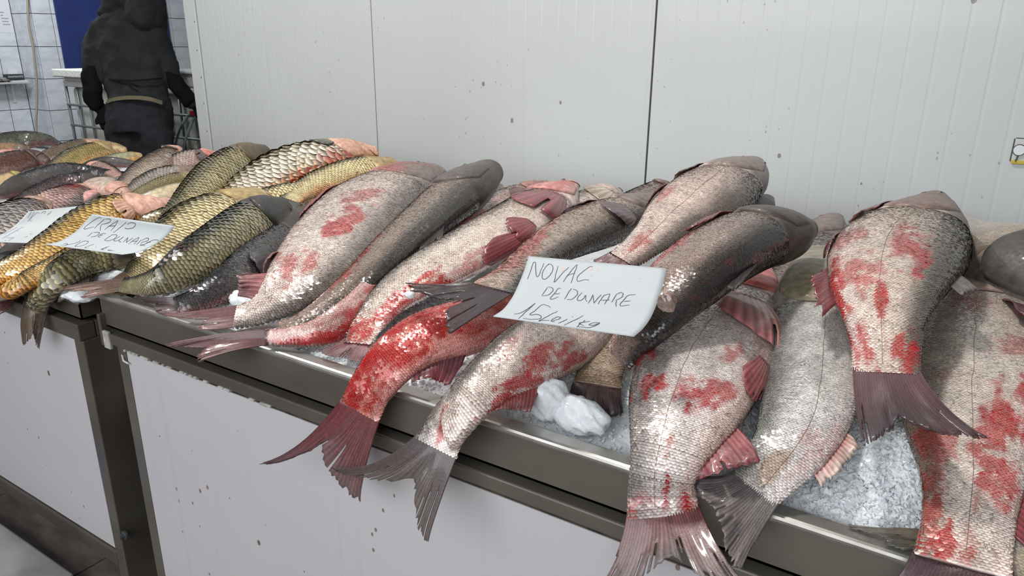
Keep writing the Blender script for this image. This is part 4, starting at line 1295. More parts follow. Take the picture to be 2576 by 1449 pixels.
# golden carp under the card
f = carp('golden orange carp with pale pink head lying under the card reading CRAP', 'gold',
         [(424, 512, 16, 0.965), (375, 524, 32, 0.97), (300, 536, 48, 0.97), (222, 570, 50, 0.96), (150, 618, 46, 0.945), (78, 656, 36, 0.93), (10, 684, 28, 0.92), (-60, 708, 20, 0.91)],
         dors=(-1, -1), roll=-4, sc=18, over=dict(h=lin(214, 168, 146)), patch=((0.14, -0.4, 0.08, 0.7, lin(220, 170, 156), 0.9),))
f.paired('pectoral_fin', 0.25, -0.4, 0.09, -6, 34, c0=lin(214, 160, 130), c1=lin(190, 140, 110), bw=0.03)
f.head(gcol=lin(220, 170, 150))
f = carp('slim golden carp with orange tail end, under the dark hanging carp', 'gold',
         [(320, 590, 34, 0.935), (245, 625, 38, 0.93), (170, 664, 33, 0.925), (100, 692, 26, 0.918), (48, 718, 22, 0.905), (14, 742, 21, -0.80)],
         dors=(-1, -1), roll=2, sc=15, tail=((-30, 800, -0.775), (6, 790, -0.775), (-8, 782, -0.775), lin(160, 90, 84), lin(130, 80, 80)))
f = carp('dark olive carp whose tail hangs down over the left counter edge', 'dcarp',
         [(345, 640, 28, 0.93), (285, 645, 36, 0.94), (215, 658, 40, 0.94), (150, 692, 36, 0.925), (105, 738, 29, -0.805), (88, 778, 27, -0.785)],
         dors=(-1, -1), roll=16, sc=14, over=dict(f=lin(150, 140, 100), d=lin(84, 78, 54)), tail=((58, 872, -0.765), (98, 882, -0.755), (84, 836, -0.76), lin(96, 82, 64), lin(124, 98, 76), 0.2, 0.3))
f.edge('anal_fin', 'anal', 0.35, 0.6, 0.06, 0.03, 0.8, 10, c0=lin(80, 74, 64), c1=lin(96, 88, 78))
f = carp('small dark fish in the shadow below the wet price card at left', 'tench',
         [(60, 610, 14, 0.915), (40, 625, 22, 0.915), (15, 650, 24, 0.912), (-20, 690, 22, 0.905)], dors=(-1, 0), scaled=False)
f = carp('olive carp piece showing between the pink-headed golden carp and the pale golden carp', 'carp',
         [(470, 530, 18, 0.95), (430, 545, 26, 0.955), (380, 560, 24, 0.945), (330, 575, 20, 0.93)], dors=(-1, -1), sc=10, over=dict(f=lin(150, 134, 96)))

# ------------------------------------------------------------------ smaller fish at the back of the left counter
GS = 'smaller fish heaped at the back of the left counter'


def small(label, pal, pts, **kw):
    kw.setdefault('group', GS); kw.setdefault('sc', 8); kw.setdefault('k', 0.55)
    kw.setdefault('scaled', 'carp')
    nm = 'tench' if pal == 'tench' else 'crucian_carp'
    return Fish(kw.pop('name', nm), label, pal, pts, **kw)


f = small('long black fish with pointed tail lying on top at far left', 'tench',
          [(0, 488, 14, 0.95), (45, 470, 27, 0.955), (110, 447, 29, 0.96), (170, 433, 24, 0.96), (230, 434, 16, 0.95), (285, 438, 9, 0.945)], dors=(0, -1), roll=30, scaled='fine',
          tail=((330, 433, 0.94), (322, 444, 0.935), (312, 438, 0.938)))
f = small('purplish black fish with its head to the right, below the long black fish', 'tench',
          [(250, 456, 12, 0.94), (212, 458, 23, 0.945), (158, 463, 24, 0.945), (100, 480, 17, 0.935), (50, 498, 9, 0.925)], dors=(0, -1), roll=20, scaled='fine', over=dict(f=lin(84, 66, 68)),
          tail=((15, 505, 0.92), (30, 512, 0.915), (30, 507, 0.918)))
f.head(gill=True, gcol=lin(80, 66, 66))
f = small('pink and grey rounded fish belly above the wet card at left', 'crucian',
          [(215, 478, 20, 0.925), (185, 494, 36, 0.925), (150, 512, 42, 0.92), (110, 530, 34, 0.91)], dors=(1, 1), sc=9, blood=((0.4, -0.3, 0.15, 0.4, 0.8),), over=dict(f=lin(188, 150, 146)))
f = small('crucian carp head facing right beside the purplish black fish', 'crucian',
          [(318, 490, 14, 0.93), (290, 480, 26, 0.935), (262, 470, 30, 0.935), (232, 460, 22, 0.93)], dors=(1, -1), roll=-8, scaled=False, over=dict(h=lin(186, 146, 128)))
f.head(eye=(0.3, 0.35, 0.011), gcol=lin(200, 150, 130))
f = small('silver crucian carp with large scales at the left edge behind the wet card', 'crucian',
          [(116, 508, 14, 0.93), (88, 520, 28, 0.935), (42, 545, 46, 0.935), (-10, 580, 54, 0.925), (-60, 620, 46, 0.91)], dors=(-1, -1), sc=16, over=dict(f=lin(168, 162, 158), net=lin(84, 78, 74)))
f.head(eye=(0.14, 0.2, 0.009), gcol=lin(120, 104, 92))
f = small('golden-olive carp with fine scales near the worker, head to the right', 'carp',
          [(312, 378, 9, 0.97), (275, 378, 22, 0.97), (222, 392, 32, 0.965), (170, 415, 28, 0.955), (125, 442, 18, 0.94)], dors=(0, -1), sc=8, over=dict(net=lin(96, 84, 50), f=lin(176, 158, 104)))
f.head(gcol=lin(130, 112, 76))
f = small('brown fish lying behind the golden-olive carp', 'crucian',
          [(268, 362, 7, 0.955), (235, 364, 16, 0.955), (185, 374, 20, 0.95), (135, 390, 18, 0.94), (95, 405, 12, 0.93)], dors=(0, -1), sc=6, over=dict(f=lin(128, 112, 92), d=lin(90, 78, 64)))
f = small('dark grey-green fish topmost at the far left edge', 'tench',
          [(148, 362, 6, 0.965), (112, 353, 15, 0.97), (65, 352, 22, 0.97), (10, 360, 24, 0.965), (-50, 372, 20, 0.955)], dors=(0, -1), roll=10, scaled='fine', sc=5, over=dict(f=lin(96, 96, 84), d=lin(70, 70, 64)))
f = small('dark brown fish with wet shine at the left edge, head to the right', 'tench',
          [(116, 408, 12, 0.95), (85, 404, 26, 0.955), (40, 412, 33, 0.955), (-15, 428, 34, 0.95), (-70, 445, 28, 0.94)], dors=(0, -1), scaled='fine', sc=6, over=dict(f=lin(110, 76, 66), d=lin(60, 50, 48), h=lin(80, 62, 58)))
f.head(gcol=lin(84, 64, 60))
f = small('fish with black and tan head above the pink head at the left edge', 'crucian',
          [(70, 376, 9, 0.955), (45, 376, 16, 0.957), (5, 376, 18, 0.955), (-50, 380, 18, 0.945)], dors=(0, -1), scaled=False, over=dict(h=lin(112, 92, 76), f=lin(150, 120, 90)))
f = small('pink fish head poking out at the left edge', 'crucian',
          [(46, 388, 8, 0.955), (25, 388, 14, 0.957), (-15, 392, 18, 0.955), (-60, 398, 18, 0.945)], dors=(0, -1), scaled=False, over=dict(h=lin(214, 140, 130), f=lin(206, 150, 138)))
f = small('pink fish snout at the very top of the left heap', 'crucian',
          [(22, 340, 5, 0.985), (5, 342, 10, 0.985), (-25, 346, 16, 0.98), (-70, 352, 16, 0.97)], dors=(0, -1), scaled=False, over=dict(h=lin(206, 140, 126)))
f = small('yellowish fish head with a small eye at the left edge', 'crucian',
          [(62, 452, 10, 0.945), (38, 450, 18, 0.95), (0, 462, 22, 0.945), (-50, 480, 22, 0.935)], dors=(0, -1), scaled=False, over=dict(h=lin(172, 160, 96), f=lin(190, 160, 120)))
f.head(eye=(0.2, 0.4, 0.009), gcol=lin(170, 156, 90))
f = small('pale crucian carp with a pink gill cover pointing up toward the worker', 'crucian',
          [(446, 374, 10, 0.985), (424, 390, 25, 0.985), (382, 420, 32, 0.975), (340, 452, 28, 0.955), (305, 480, 18, 0.94)], dors=(-1, -1), sc=8, over=dict(h=lin(218, 168, 146), f=lin(186, 168, 152)))
f.paired('pectoral_fin', 0.22, 0.0, 0.055, 0, 36, c0=lin(96, 84, 78), c1=lin(90, 80, 76), bw=0.03)
f.head(gcol=lin(216, 160, 140))
f = small('pink-headed crucian carp nearest the edge of the cold room wall', 'crucian',
          [(538, 387, 8, 0.98), (512, 392, 17, 0.982), (472, 402, 24, 0.975), (430, 420, 24, 0.96), (390, 440, 18, 0.945)], dors=(-1, -1), sc=7, blood=((0.25, -0.3, 0.1, 0.4, 0.5),), over=dict(h=lin(214, 146, 134), f=lin(170, 146, 138)))
f.paired('pectoral_fin', 0.25, -0.1, 0.05, -10, 30, c0=lin(104, 90, 86), c1=lin(90, 80, 78), bw=0.02)
f.head(gcol=lin(210, 140, 130))
f = small('grey crucian carp lying behind the olive slim fish', 'crucian',
          [(486, 428, 8, 0.955), (455, 432, 18, 0.958), (408, 446, 26, 0.95), (365, 466, 26, 0.94), (330, 486, 18, 0.93)], dors=(-1, -1), sc=8, over=dict(f=lin(156, 150, 140), h=lin(130, 112, 96)))
f = small('slim olive fish lying below the grey crucian carp', 'carp',
          [(492, 440, 8, 0.955), (455, 448, 16, 0.957), (405, 464, 18, 0.95), (355, 484, 13, 0.94), (318, 502, 7, 0.93)], dors=(-1, -1), roll=24, sc=7, over=dict(f=lin(146, 132, 92), d=lin(110, 98, 64), net=lin(90, 80, 52)))
f = small('pale yellowish fish under the slim olive fish', 'carp',
          [(480, 470, 14, 0.945), (440, 480, 20, 0.945), (395, 492, 19, 0.94), (350, 505, 14, 0.93)], dors=(-1, -1), scaled=False, over=dict(f=lin(196, 180, 146), h=lin(150, 130, 84), b=lin(214, 190, 166)))
f = small('black fish with a pale shine above the small pink belly', 'tench',
          [(200, 428, 7, 0.945), (225, 416, 11, 0.95), (265, 408, 14, 0.95), (310, 410, 11, 0.945), (345, 414, 7, 0.94)], dors=(0, -1), roll=20, scaled=False)
f = small('small pink belly with grey scales in the middle of the left heap', 'crucian',
          [(230, 415, 10, 0.955), (250, 420, 16, 0.957), (278, 432, 15, 0.95), (305, 446, 9, 0.94)], dors=(1, -1), sc=6, over=dict(f=lin(200, 158, 146), h=lin(222, 160, 146)))
f = small('small pink fish squeezed beside the rounded pink belly', 'crucian',
          [(244, 486, 10, 0.925), (230, 492, 15, 0.927), (210, 504, 16, 0.92), (190, 518, 12, 0.91)], dors=(1, 1), scaled=False, over=dict(f=lin(206, 150, 146), h=lin(206, 150, 146)))
f = small('pale fish with a red spot beside the black pointed tail', 'crucian',
          [(345, 448, 9, 0.94), (322, 456, 16, 0.942), (295, 462, 16, 0.94), (270, 466, 10, 0.93)], dors=(0, -1), scaled=False, blood=((0.5, 0.0, 0.15, 0.5, 0.6),))
f = small('olive fish just showing behind the pale crucian carp', 'carp',
          [(352, 392, 8, 0.96), (325, 394, 13, 0.962), (285, 402, 15, 0.955), (245, 412, 12, 0.945)], dors=(0, -1), scaled=False, over=dict(f=lin(140, 140, 110)))

# ------------------------------------------------------------------ ice
def ice_bed(name, label, x0, x1, y0, y1, hfun, nx, ny):
    xs = np.linspace(x0, x1, nx); ys = np.linspace(y0, y1, ny)
    X, Y = np.meshgrid(xs, ys, indexing='ij')
    Z = hfun(X, Y) + 0.010 * (fbm(X * 30, Y * 30, 3) - 0.5) + 0.005 * (vnoise(X * 110, Y * 110, 8) - 0.5)
    V = np.stack([X, Y, Z], -1).reshape(-1, 3)
    idx = np.arange(nx * ny).reshape(nx, ny)
    q = np.stack([idx[:-1, :-1], idx[1:, :-1], idx[1:, 1:], idx[:-1, 1:]], -1).reshape(-1, 4)
    o = mesh(name, V, q, M['ice'], None, None, True)
    tag(o, label, 'ice', None, 'stuff')
    return o


def hr(X, Y):
    e = np.minimum(np.minimum(Y - FY, 2.485 - Y), np.minimum(X + 1.655, 0.75 - X))
    return 0.872 + 0.045 * sstep(0.0, 0.25, e) + 0.045 * np.exp(-((X - 0.02) / 0.12) ** 2 - ((Y - 0.98) / 0.10) ** 2)


def hl(X, Y):
    e = np.minimum(np.minimum(Y - 0.822, 2.2 - Y), np.minimum(X + 4.9, -1.738 - X))
    return 0.838 + 0.05 * sstep(0.0, 0.3, e)


ir = ice_bed('crushed_ice', 'bed of crushed ice in the right counter tray', -1.648, 0.745, FY + 0.006, 2.478, hr, 300, 200)
il = ice_bed('crushed_ice', 'bed of crushed ice in the left counter tray', -4.89, -1.744, 0.83, 2.192, hl, 200, 90)


def shards(parent, n, x0, x1, y0, y1, hfun, r0, r1, seed):
    r = np.random.default_rng(seed)
    X = r.uniform(x0, x1, n); Y = r.uniform(y0, y1, n); Z = hfun(X, Y)
    base = np.array([(1, 0, 0), (-1, 0, 0), (0, 1, 0), (0, -1, 0), (0, 0, 0.5), (0, 0, -0.5)], float)
    F = np.array([(0, 2, 4), (2, 1, 4), (1, 3, 4), (3, 0, 4), (2, 0, 5), (1, 2, 5), (3, 1, 5), (0, 3, 5)])
    S = r.uniform(r0, r1, n) ** 1.0
    q = r.normal(size=(n, 4)); q /= np.linalg.norm(q, axis=1, keepdims=True)
    w_, a, b, c = q.T
    R = np.stack([np.stack([1 - 2 * (b * b + c * c), 2 * (a * b - c * w_), 2 * (a * c + b * w_)], -1),
                  np.stack([2 * (a * b + c * w_), 1 - 2 * (a * a + c * c), 2 * (b * c - a * w_)], -1),
                  np.stack([2 * (a * c - b * w_), 2 * (b * c + a * w_), 1 - 2 * (a * a + b * b)], -1)], 1)
    V = base[None] * (S[:, None] * r.uniform(0.6, 1.3, (n, 6)))[..., None]
    V = np.einsum('nij,nkj->nki', R, V) + np.stack([X, Y, Z + S * 0.3], -1)[:, None]
    o = mesh('ice_shards', V.reshape(-1, 3), (F[None] + 6 * np.arange(n)[:, None, None]).reshape(-1, 3), M['ice'], parent, None, False)
    o['kind'] = 'stuff'


shards(ir, 22000, -1.63, 0.73, FY + 0.03, 1.2, hr, 0.0015, 0.0055, 5)
shards(ir, 8000, -0.25, 0.25, FY + 0.024, 1.12, hr, 0.0025, 0.0065, 6)
shards(il, 2500, -2.6, -1.76, 0.845, 1.15, hl, 0.003, 0.010, 9)


def chunk(label, x, y, v, rx, ry, rz, seed, rot=0.0, name='ice_chunk'):
    c = at(x, y, v)
    bm = bmesh.new()
    bmesh.ops.create_icosphere(bm, subdivisions=4, radius=1)
    P = np.array([q.co[:] for q in bm.verts])
    k = 1 + 0.5 * (fbm(P[:, 0] * 1.7 + 9, P[:, 1] * 1.7 + P[:, 2] * 1.3 + 5, seed) - 0.5) + 0.22 * (vnoise(P[:, 0] * 5 + P[:, 2] * 4 + 20, P[:, 1] * 5 + 20, seed) - 0.5)
    P = P * k[:, None] * np.array([rx, ry, rz])
    cr_, sr_ = math.cos(rot), math.sin(rot)
    P = P @ np.array([[cr_, sr_, 0], [-sr_, cr_, 0], [0, 0, 1]])
    for q, p in zip(bm.verts, P): q.co = Vector(p + c)
    mb = MB(); mb.bm(bm)
    o = mb.build(name, M['ice'], None, True)
    return tag(o, label, 'ice', 'lumps of ice on the counters')


chunk('upright rounded lump of ice below the price card, the left of two', 1378, 1008, 0.925, 0.036, 0.026, 0.034, 3, 0.5)
chunk('long lump of ice beside the dark fanned tail, the right of two', 1455, 1045, 0.915, 0.052, 0.026, 0.028, 8, -0.25)
chunk('smooth half-melted block of ice at the corner of the left tray', 240, 690, 0.895, 0.09, 0.05, 0.035, 12, 0.6)
chunk('small lump of ice under the thin carp tail at the tray corner', 205, 742, 0.88, 0.045, 0.025, 0.016, 15, 0.5)
chunk('clump of ice between the blackish fish and the leftmost pale fish', 625, 752, 0.91, 0.045, 0.03, 0.022, 17, 0.5)
chunk('tiny clear ice chip on the bent tail of the whitish fish', 1031, 741, 1.01, 0.0085, 0.008, 0.007, 21, 0, 'ice_chip')
chunk('tiny ice chip on the black tail fin by the price card', 1227, 706, 1.06, 0.009, 0.007, 0.006, 23, 0, 'ice_chip')
chunk('tiny white ice chip at the snout of the big glossy dark fish', 2033, 568, 1.13, 0.005, 0.005, 0.011, 25, 0, 'ice_chip')
chunk('tiny ice chip on the red fin fringe of the whitish fish', 1307, 556, 1.06, 0.009, 0.008, 0.006, 27, 0, 'ice_chip')
st = chunk('small brownish melting ice piece right of the price card', 1678, 757, 1.125, 0.013, 0.012, 0.016, 29, 0, 'ice_chip')
st.data.materials[0] = noisy('brownish_ice', lin(120, 96, 88), lin(170, 150, 140), 60, 0.15, coat=0.5)

# ------------------------------------------------------------------ price cards
def card(name_label, left, right, zl, zr, strokes, nu=24, nv=24, ink=None, width=0.00062, thick=0.0006, to_px=None, sub=None):
    """Curled sheet; left/right are the pixel outlines of its side edges, zl/zr the heights along them."""
    def edge3(E, Z):
        Z = np.interp(np.linspace(0, 1, len(E)), np.linspace(0, 1, len(Z)), Z)
        return spline([at(x, y, z) for (x, y), z in zip(E, Z)], nv)[0]
    A, B = edge3(left, zl), edge3(right, zr)
    u = np.linspace(0, 1, nu)[:, None, None]
    G = A[None] * (1 - u) + B[None] * u
    du = np.gradient(G, axis=0); dv = np.gradient(G, axis=1)
    N = nrm(np.cross(du, dv))
    if N[..., 2].mean() < 0: N = -N
    idx = np.arange(nu * nv).reshape(nu, nv)
    q = np.stack([idx[:-1, :-1], idx[:-1, 1:], idx[1:, 1:], idx[1:, :-1]], -1).reshape(-1, 4)
    o = mesh('price_card', G.reshape(-1, 3), q, M['paper'], None, None, True)
    md = o.modifiers.new('thickness', 'SOLIDIFY'); md.thickness = thick; md.offset = 0
    tag(o, name_label, 'price card', 'handwritten price cards')

    def S(uu, vv, lift=0.0006):
        i = np.clip(np.array(uu) * (nu - 1), 0, nu - 1.001); j = np.clip(np.array(vv) * (nv - 1), 0, nv - 1.001)
        i0, j0 = i.astype(int), j.astype(int); fi, fj = (i - i0)[:, None], (j - j0)[:, None]
        f_ = lambda X: (X[i0, j0] * (1 - fj) + X[i0, j0 + 1] * fj) * (1 - fi) + (X[i0 + 1, j0] * (1 - fj) + X[i0 + 1, j0 + 1] * fj) * fi
        return f_(G) + nrm(f_(N)) * lift
    # pen strokes: given in the pixels of the photo, found on the sheet once
    uu, vv = np.meshgrid(np.linspace(0, 1, 160), np.linspace(0, 1, 160), indexing='ij')
    P = S(uu.ravel(), vv.ravel(), 0)
    d = P - CAM; wz = d @ FWD
    PX_ = np.stack([1288 + FPX * (d @ RGT) / wz, 724.5 - FPX * (d @ UPV) / wz], 1)
    for st_ in strokes:
        pts = np.array([to_px(*p) for p in st_], float)
        if len(pts) > 2:
            pts = spline(np.c_[pts, np.zeros(len(pts))], max(8, 7 * len(pts)))[0][:, :2]
        else:
            pts = np.linspace(pts[0], pts[-1], 6)
        k = [int(np.argmin(((PX_ - p) ** 2).sum(1))) for p in pts]
        U, V_ = uu.ravel()[k], vv.ravel()[k]
        if len(U) > 4:
            ker = np.array([0.25, 0.5, 0.25])
            U[1:-1] = np.convolve(U, ker, 'valid'); V_[1:-1] = np.convolve(V_, ker, 'valid')
        C_ = S(U, V_, 0.0007)
        T = nrm(np.gradient(C_, axis=0)); NN = S(U, V_, 0.0012) - C_
        W_ = nrm(np.cross(T, NN)) * width
        W_ *= (0.55 + 0.45 * np.sin(np.linspace(0.25, 2.9, len(C_))))[:, None]
        v = np.vstack([C_ - W_, C_ + W_]); n = len(C_)
        mesh('pen_stroke', v, [(i, i + 1, n + i + 1, n + i) for i in range(n - 1)], ink or M['ink'], o, None, False)
    return o, S


P1 = lambda x, y: (1240 + x / 5.6, 640 + y / 5.6)
novac = [[(485, 350), (590, 95), (620, 330), (720, 130)],
         [(790, 140), (730, 200), (695, 290), (705, 345), (745, 350), (810, 290), (845, 200), (835, 155), (800, 138), (765, 150)],
         [(915, 165), (890, 280), (860, 400), (960, 290), (1070, 180)],
         [(990, 390), (1090, 250), (1185, 145)], [(1185, 145), (1150, 270), (1100, 405)], [(1035, 312), (1090, 285), (1155, 270)],
         [(1405, 180), (1370, 175), (1290, 230), (1200, 310), (1185, 370), (1215, 380), (1290, 360), (1355, 366)],
         [(765, 470), (690, 585)], [(775, 465), (830, 470), (845, 510), (790, 570), (700, 590)],
         [(955, 490), (925, 480), (865, 555), (810, 620), (830, 635), (925, 600)], [(865, 560), (940, 553)],
         [(1105, 480), (1010, 635)], [(1135, 495), (1190, 520), (1180, 580), (1110, 635), (1045, 640)],
         [(1255, 540), (1190, 620), (1200, 655), (1260, 640), (1310, 580), (1305, 640), (1330, 665)],
         [(1345, 695), (1412, 570)], [(1412, 570), (1420, 690)], [(1420, 690), (1530, 570)],
         [(1480, 705), (1560, 590), (1645, 560)], [(1645, 560), (1615, 640), (1570, 705)], [(1530, 650), (1640, 645)],
         [(1675, 680), (1745, 560)], [(1740, 565), (1800, 540), (1835, 560), (1810, 610), (1740, 650)], [(1740, 650), (1732, 690), (1735, 740)],
         [(2010, 570), (1910, 580), (1850, 640), (1790, 710), (1810, 730), (1920, 715)], [(1850, 672), (1935, 655)],
         [(300, 845), (420, 815), (600, 690)], [(600, 690), (480, 800), (360, 910)],
         [(815, 755), (770, 725), (690, 715), (600, 790), (515, 855), (620, 850), (675, 870), (670, 905), (560, 920), (425, 905)],
         [(910, 805), (780, 870), (640, 945), (720, 930), (800, 935)],
         [(835, 940), (930, 915), (955, 892), (905, 885), (840, 920), (820, 950), (870, 950)],
         [(1050, 915), (980, 950), (920, 975)], [(1112, 880), (1122, 886)],
         [(1275, 865), (1150, 930), (1000, 1000)],
         [(1300, 930), (1240, 975), (1180, 1025)], [(1365, 945), (1210, 975), (1280, 1005)],
         [(1510, 965), (1430, 965), (1350, 995), (1420, 1000), (1510, 970), (1440, 1010), (1350, 1035), (1270, 1030), (1190, 1020)]]
oc, S1 = card('white card hand-lettered NOVAC DE DUNARE 15 Lei/kg on the big pale fish',
              [P1(*p) for p in ((505, 25), (440, 230), (350, 450), (270, 610), (150, 770), (0, 875))],
              [P1(*p) for p in ((2445, 200), (2400, 420), (2330, 640), (2230, 880), (2120, 1040), (1985, 1160))],
              [1.118, 1.105, 1.092, 1.082, 1.074, 1.070], [1.135, 1.118, 1.102, 1.090, 1.080, 1.074], novac, to_px=P1)
for (u0, v0, r_) in ((0.49, 0.10, 0.010), (0.535, 0.12, 0.008), (0.29, 0.16, 0.012), (0.84, 0.15, 0.006), (0.47, 0.93, 0.006), (0.52, 0.96, 0.006), (0.50, 0.19, 0.007)):
    a = np.linspace(0, 2 * math.pi, 12, endpoint=False)
    rr = r_ * (0.6 + 0.6 * np.array([random.random() for _ in a]))
    v = S1(np.clip(u0 + rr * np.cos(a) * 1.1, 0, 1), np.clip(v0 + rr * np.sin(a) * 2.2, 0, 1), 0.00055)
    mesh('smudge', v, [tuple(range(12))], M['smudge'], oc, None, False)

P2 = lambda x, y: (110 + x / 7.576, 530 + y / 7.576)
crap = [[(1110, 135), (1060, 130), (950, 190), (820, 290), (770, 345), (800, 350), (960, 310)],
        [(1165, 160), (1060, 250), (965, 340)], [(1180, 165), (1240, 155), (1280, 180), (1240, 230), (1105, 265)], [(1105, 265), (1085, 320), (1080, 385)],
        [(1155, 370), (1290, 270), (1420, 185)], [(1420, 185), (1370, 280), (1280, 385)], [(1225, 300), (1380, 285)],
        [(1580, 220), (1450, 330), (1325, 425)], [(1590, 260), (1660, 230), (1740, 240), (1750, 275), (1700, 330), (1600, 345), (1545, 330)],
        [(935, 420), (840, 495)], [(950, 420), (1040, 415), (1065, 435), (1000, 485), (900, 505)],
        [(1190, 440), (1110, 445), (1040, 495), (1090, 505)], [(1075, 472), (1130, 470)],
        [(1310, 460), (1160, 560)], [(1300, 465), (1380, 460), (1395, 490), (1330, 545), (1240, 575), (1160, 570)],
        [(1460, 490), (1340, 560), (1350, 578), (1420, 570), (1530, 495), (1450, 560), (1440, 590), (1480, 600)],
        [(1520, 605), (1610, 510)], [(1610, 510), (1575, 610)], [(1575, 610), (1700, 520)],
        [(1620, 640), (1720, 560), (1820, 510)], [(1820, 510), (1790, 570), (1720, 640)], [(1680, 588), (1780, 580)],
        [(1860, 560), (1770, 655)], [(1870, 570), (1960, 525), (2005, 540), (1970, 580), (1870, 605), (1850, 640)],
        [(2195, 575), (2150, 555), (2060, 575), (1930, 640), (1830, 660), (1940, 665)], [(1960, 610), (2040, 600)],
        [(375, 630), (440, 632), (455, 650), (410, 665)], [(700, 560), (690, 590), (590, 625), (480, 650), (330, 662)],
        [(850, 585), (760, 585), (620, 660), (600, 685), (690, 680), (800, 645), (855, 600), (830, 585)],
        [(965, 640), (870, 672), (780, 710), (850, 714)], [(1000, 690), (988, 692)], [(1250, 680), (1160, 712), (1080, 745)], [(1210, 712), (1110, 740), (1150, 752)],
        [(1290, 752), (1220, 752), (1260, 766), (1340, 765)]]
card('curled white card hand-lettered CRAP DE DUNARE lying on the golden carp',
     [P2(*p) for p in ((930, 65), (780, 220), (640, 370), (500, 470), (330, 570), (170, 620), (0, 640))],
     [P2(*p) for p in ((2500, 290), (2400, 420), (2250, 560), (2050, 690), (1800, 790), (1500, 838))],
     [1.055, 1.035, 1.02, 1.01, 1.0, 0.996, 0.994], [1.055, 1.04, 1.025, 1.012, 1.003, 1.0], crap, to_px=P2, width=0.00075)

P3 = lambda x, y: (x / 12.075, 510 + y / 12.075)
third = [[(945, 285), (890, 380), (835, 480)], [(1050, 270), (960, 400), (835, 575)], [(1185, 330), (1130, 300), (980, 430), (900, 545), (975, 540)],
         [(1250, 330), (1330, 265), (1390, 270), (1340, 340)], [(1480, 310), (1440, 390)], [(1560, 260), (1480, 360)],
         [(530, 745), (330, 850), (120, 965)], [(735, 755), (690, 745), (560, 810), (300, 960), (60, 1100)], [(565, 860), (490, 855), (400, 915)],
         [(440, 1060), (320, 1070), (180, 1065)], [(190, 1140), (140, 1170)], [(430, 1065), (250, 1160)], [(850, 1020), (740, 1060)], [(980, 940), (900, 960)]]
card('wet shiny white card with faded handwriting at the left edge',
     [P3(*p) for p in ((870, 265), (650, 500), (400, 740), (0, 990), (-420, 1190))],
     [P3(*p) for p in ((2420, 100), (2050, 440), (1700, 760), (1330, 1080), (1150, 1240))],
     [1.01, 0.995, 0.98, 0.968, 0.962], [1.0, 0.985, 0.97, 0.958, 0.952], third, to_px=P3, ink=M['inkfaint'], width=0.00075)

# ------------------------------------------------------------------ the worker
DP = 5.55
HZ = nrm(np.array([FWD[0], FWD[1], 0]))
sk = MB()


def limb(pts, rad, flat=0.7, n=16):
    """Tapered tube with a flattened section, pts in photo pixels with a depth offset."""
    P = np.array([pp(x, y, d) for x, y, d in pts])
    Q, _ = spline(np.c_[P, np.array(rad)[:, None]], 26)
    b = len(sk.v)
    for i in range(len(Q)):
        T = nrm(Q[min(i + 1, len(Q) - 1), :3] - Q[max(i - 1, 0), :3])
        A = nrm(RGT - (RGT @ T) * T) if abs(T @ RGT) < 0.9 else nrm(UPV - (UPV @ T) * T)
        B = np.cross(T, A)
        for k in range(n):
            t = 2 * math.pi * k / n
            sk.v.append(tuple(Q[i, :3] + Q[i, 3] * (math.cos(t) * A + flat * math.sin(t) * B)))
    for i in range(len(Q) - 1):
        for k in range(n):
            k2 = (k + 1) % n
            sk.f.append((b + i * n + k, b + i * n + k2, b + (i + 1) * n + k2, b + (i + 1) * n + k))
    sk.f.append(tuple(b + k for k in range(n))[::-1]); sk.f.append(tuple(b + (len(Q) - 1) * n + k for k in range(n)))


def remeshed(name, m, parent, vox=0.012, smooth=6):
    global sk
    o = sk.build(name, m, parent, True)
    md = o.modifiers.new('join', 'REMESH'); md.mode = 'VOXEL'; md.voxel_size = vox; md.use_smooth_shade = True
    ms = o.modifiers.new('smooth', 'SMOOTH'); ms.iterations = smooth; ms.factor = 0.6
    if vox > 0.01:
        mf = o.modifiers.new('folds', 'DISPLACE'); mf.texture = TXF; mf.strength = 0.045; mf.mid_level = 0.5
    sk = MB()
    return o


M['hoodie'] = noisy('charcoal_hoodie', lin(46, 48, 50), lin(34, 36, 40), 9, 0.9, bumps=0.25, bdist=0.01)
M['trouser'] = noisy('dark_trousers', lin(44, 45, 51), lin(33, 34, 39), 8, 0.9, bumps=0.3, bdist=0.01)
M['sleeve'] = mat('black_oversleeve', lin(22, 22, 26), 0.85, 0, 0, 0.2)
TXF = bpy.data.textures.new('cloth_folds', 'CLOUDS')
TXF.noise_scale = 0.11; TXF.noise_depth = 2
M['strap'] = mat('olive_strap', lin(120, 114, 88), 0.8)
feet = pp(345, 400)
feet = np.array([feet[0], feet[1], 0.0])
per = empty('person', feet)
tag(per, 'person seen from behind in a dark hooded top and dark trousers', 'person')
S_ = 0.00303
# body: torso, hips, legs, arms, head - one surface
limb([(322, 42, 0.0), (320, 75, 0.0), (325, 130, 0.02), (338, 195, 0.0), (345, 240, 0.0), (348, 262, 0.0)], [0.13, 0.235, 0.265, 0.235, 0.225, 0.225], 0.55)
limb([(232 + 12, 88, 0.0), (285, 70, 0.0), (330, 60, 0.0), (375, 66, 0.0), (396, 86, 0.0)], [0.10, 0.13, 0.14, 0.13, 0.10], 0.8)
limb([(348, 235, 0.0), (349, 270, 0.0), (350, 310, 0.0), (350, 340, 0.0)], [0.215, 0.235, 0.24, 0.23], 0.62)
zf = lambda x, d: np.array([pp(x, 400, d)[0], pp(x, 400, d)[1], 0.0])


def limb3(P, rad, flat=0.8, n=16):
    global pp
    keep = pp
    pp = lambda a, b, c: np.array([a, b, c])
    limb(P, rad, flat, n)
    pp = keep


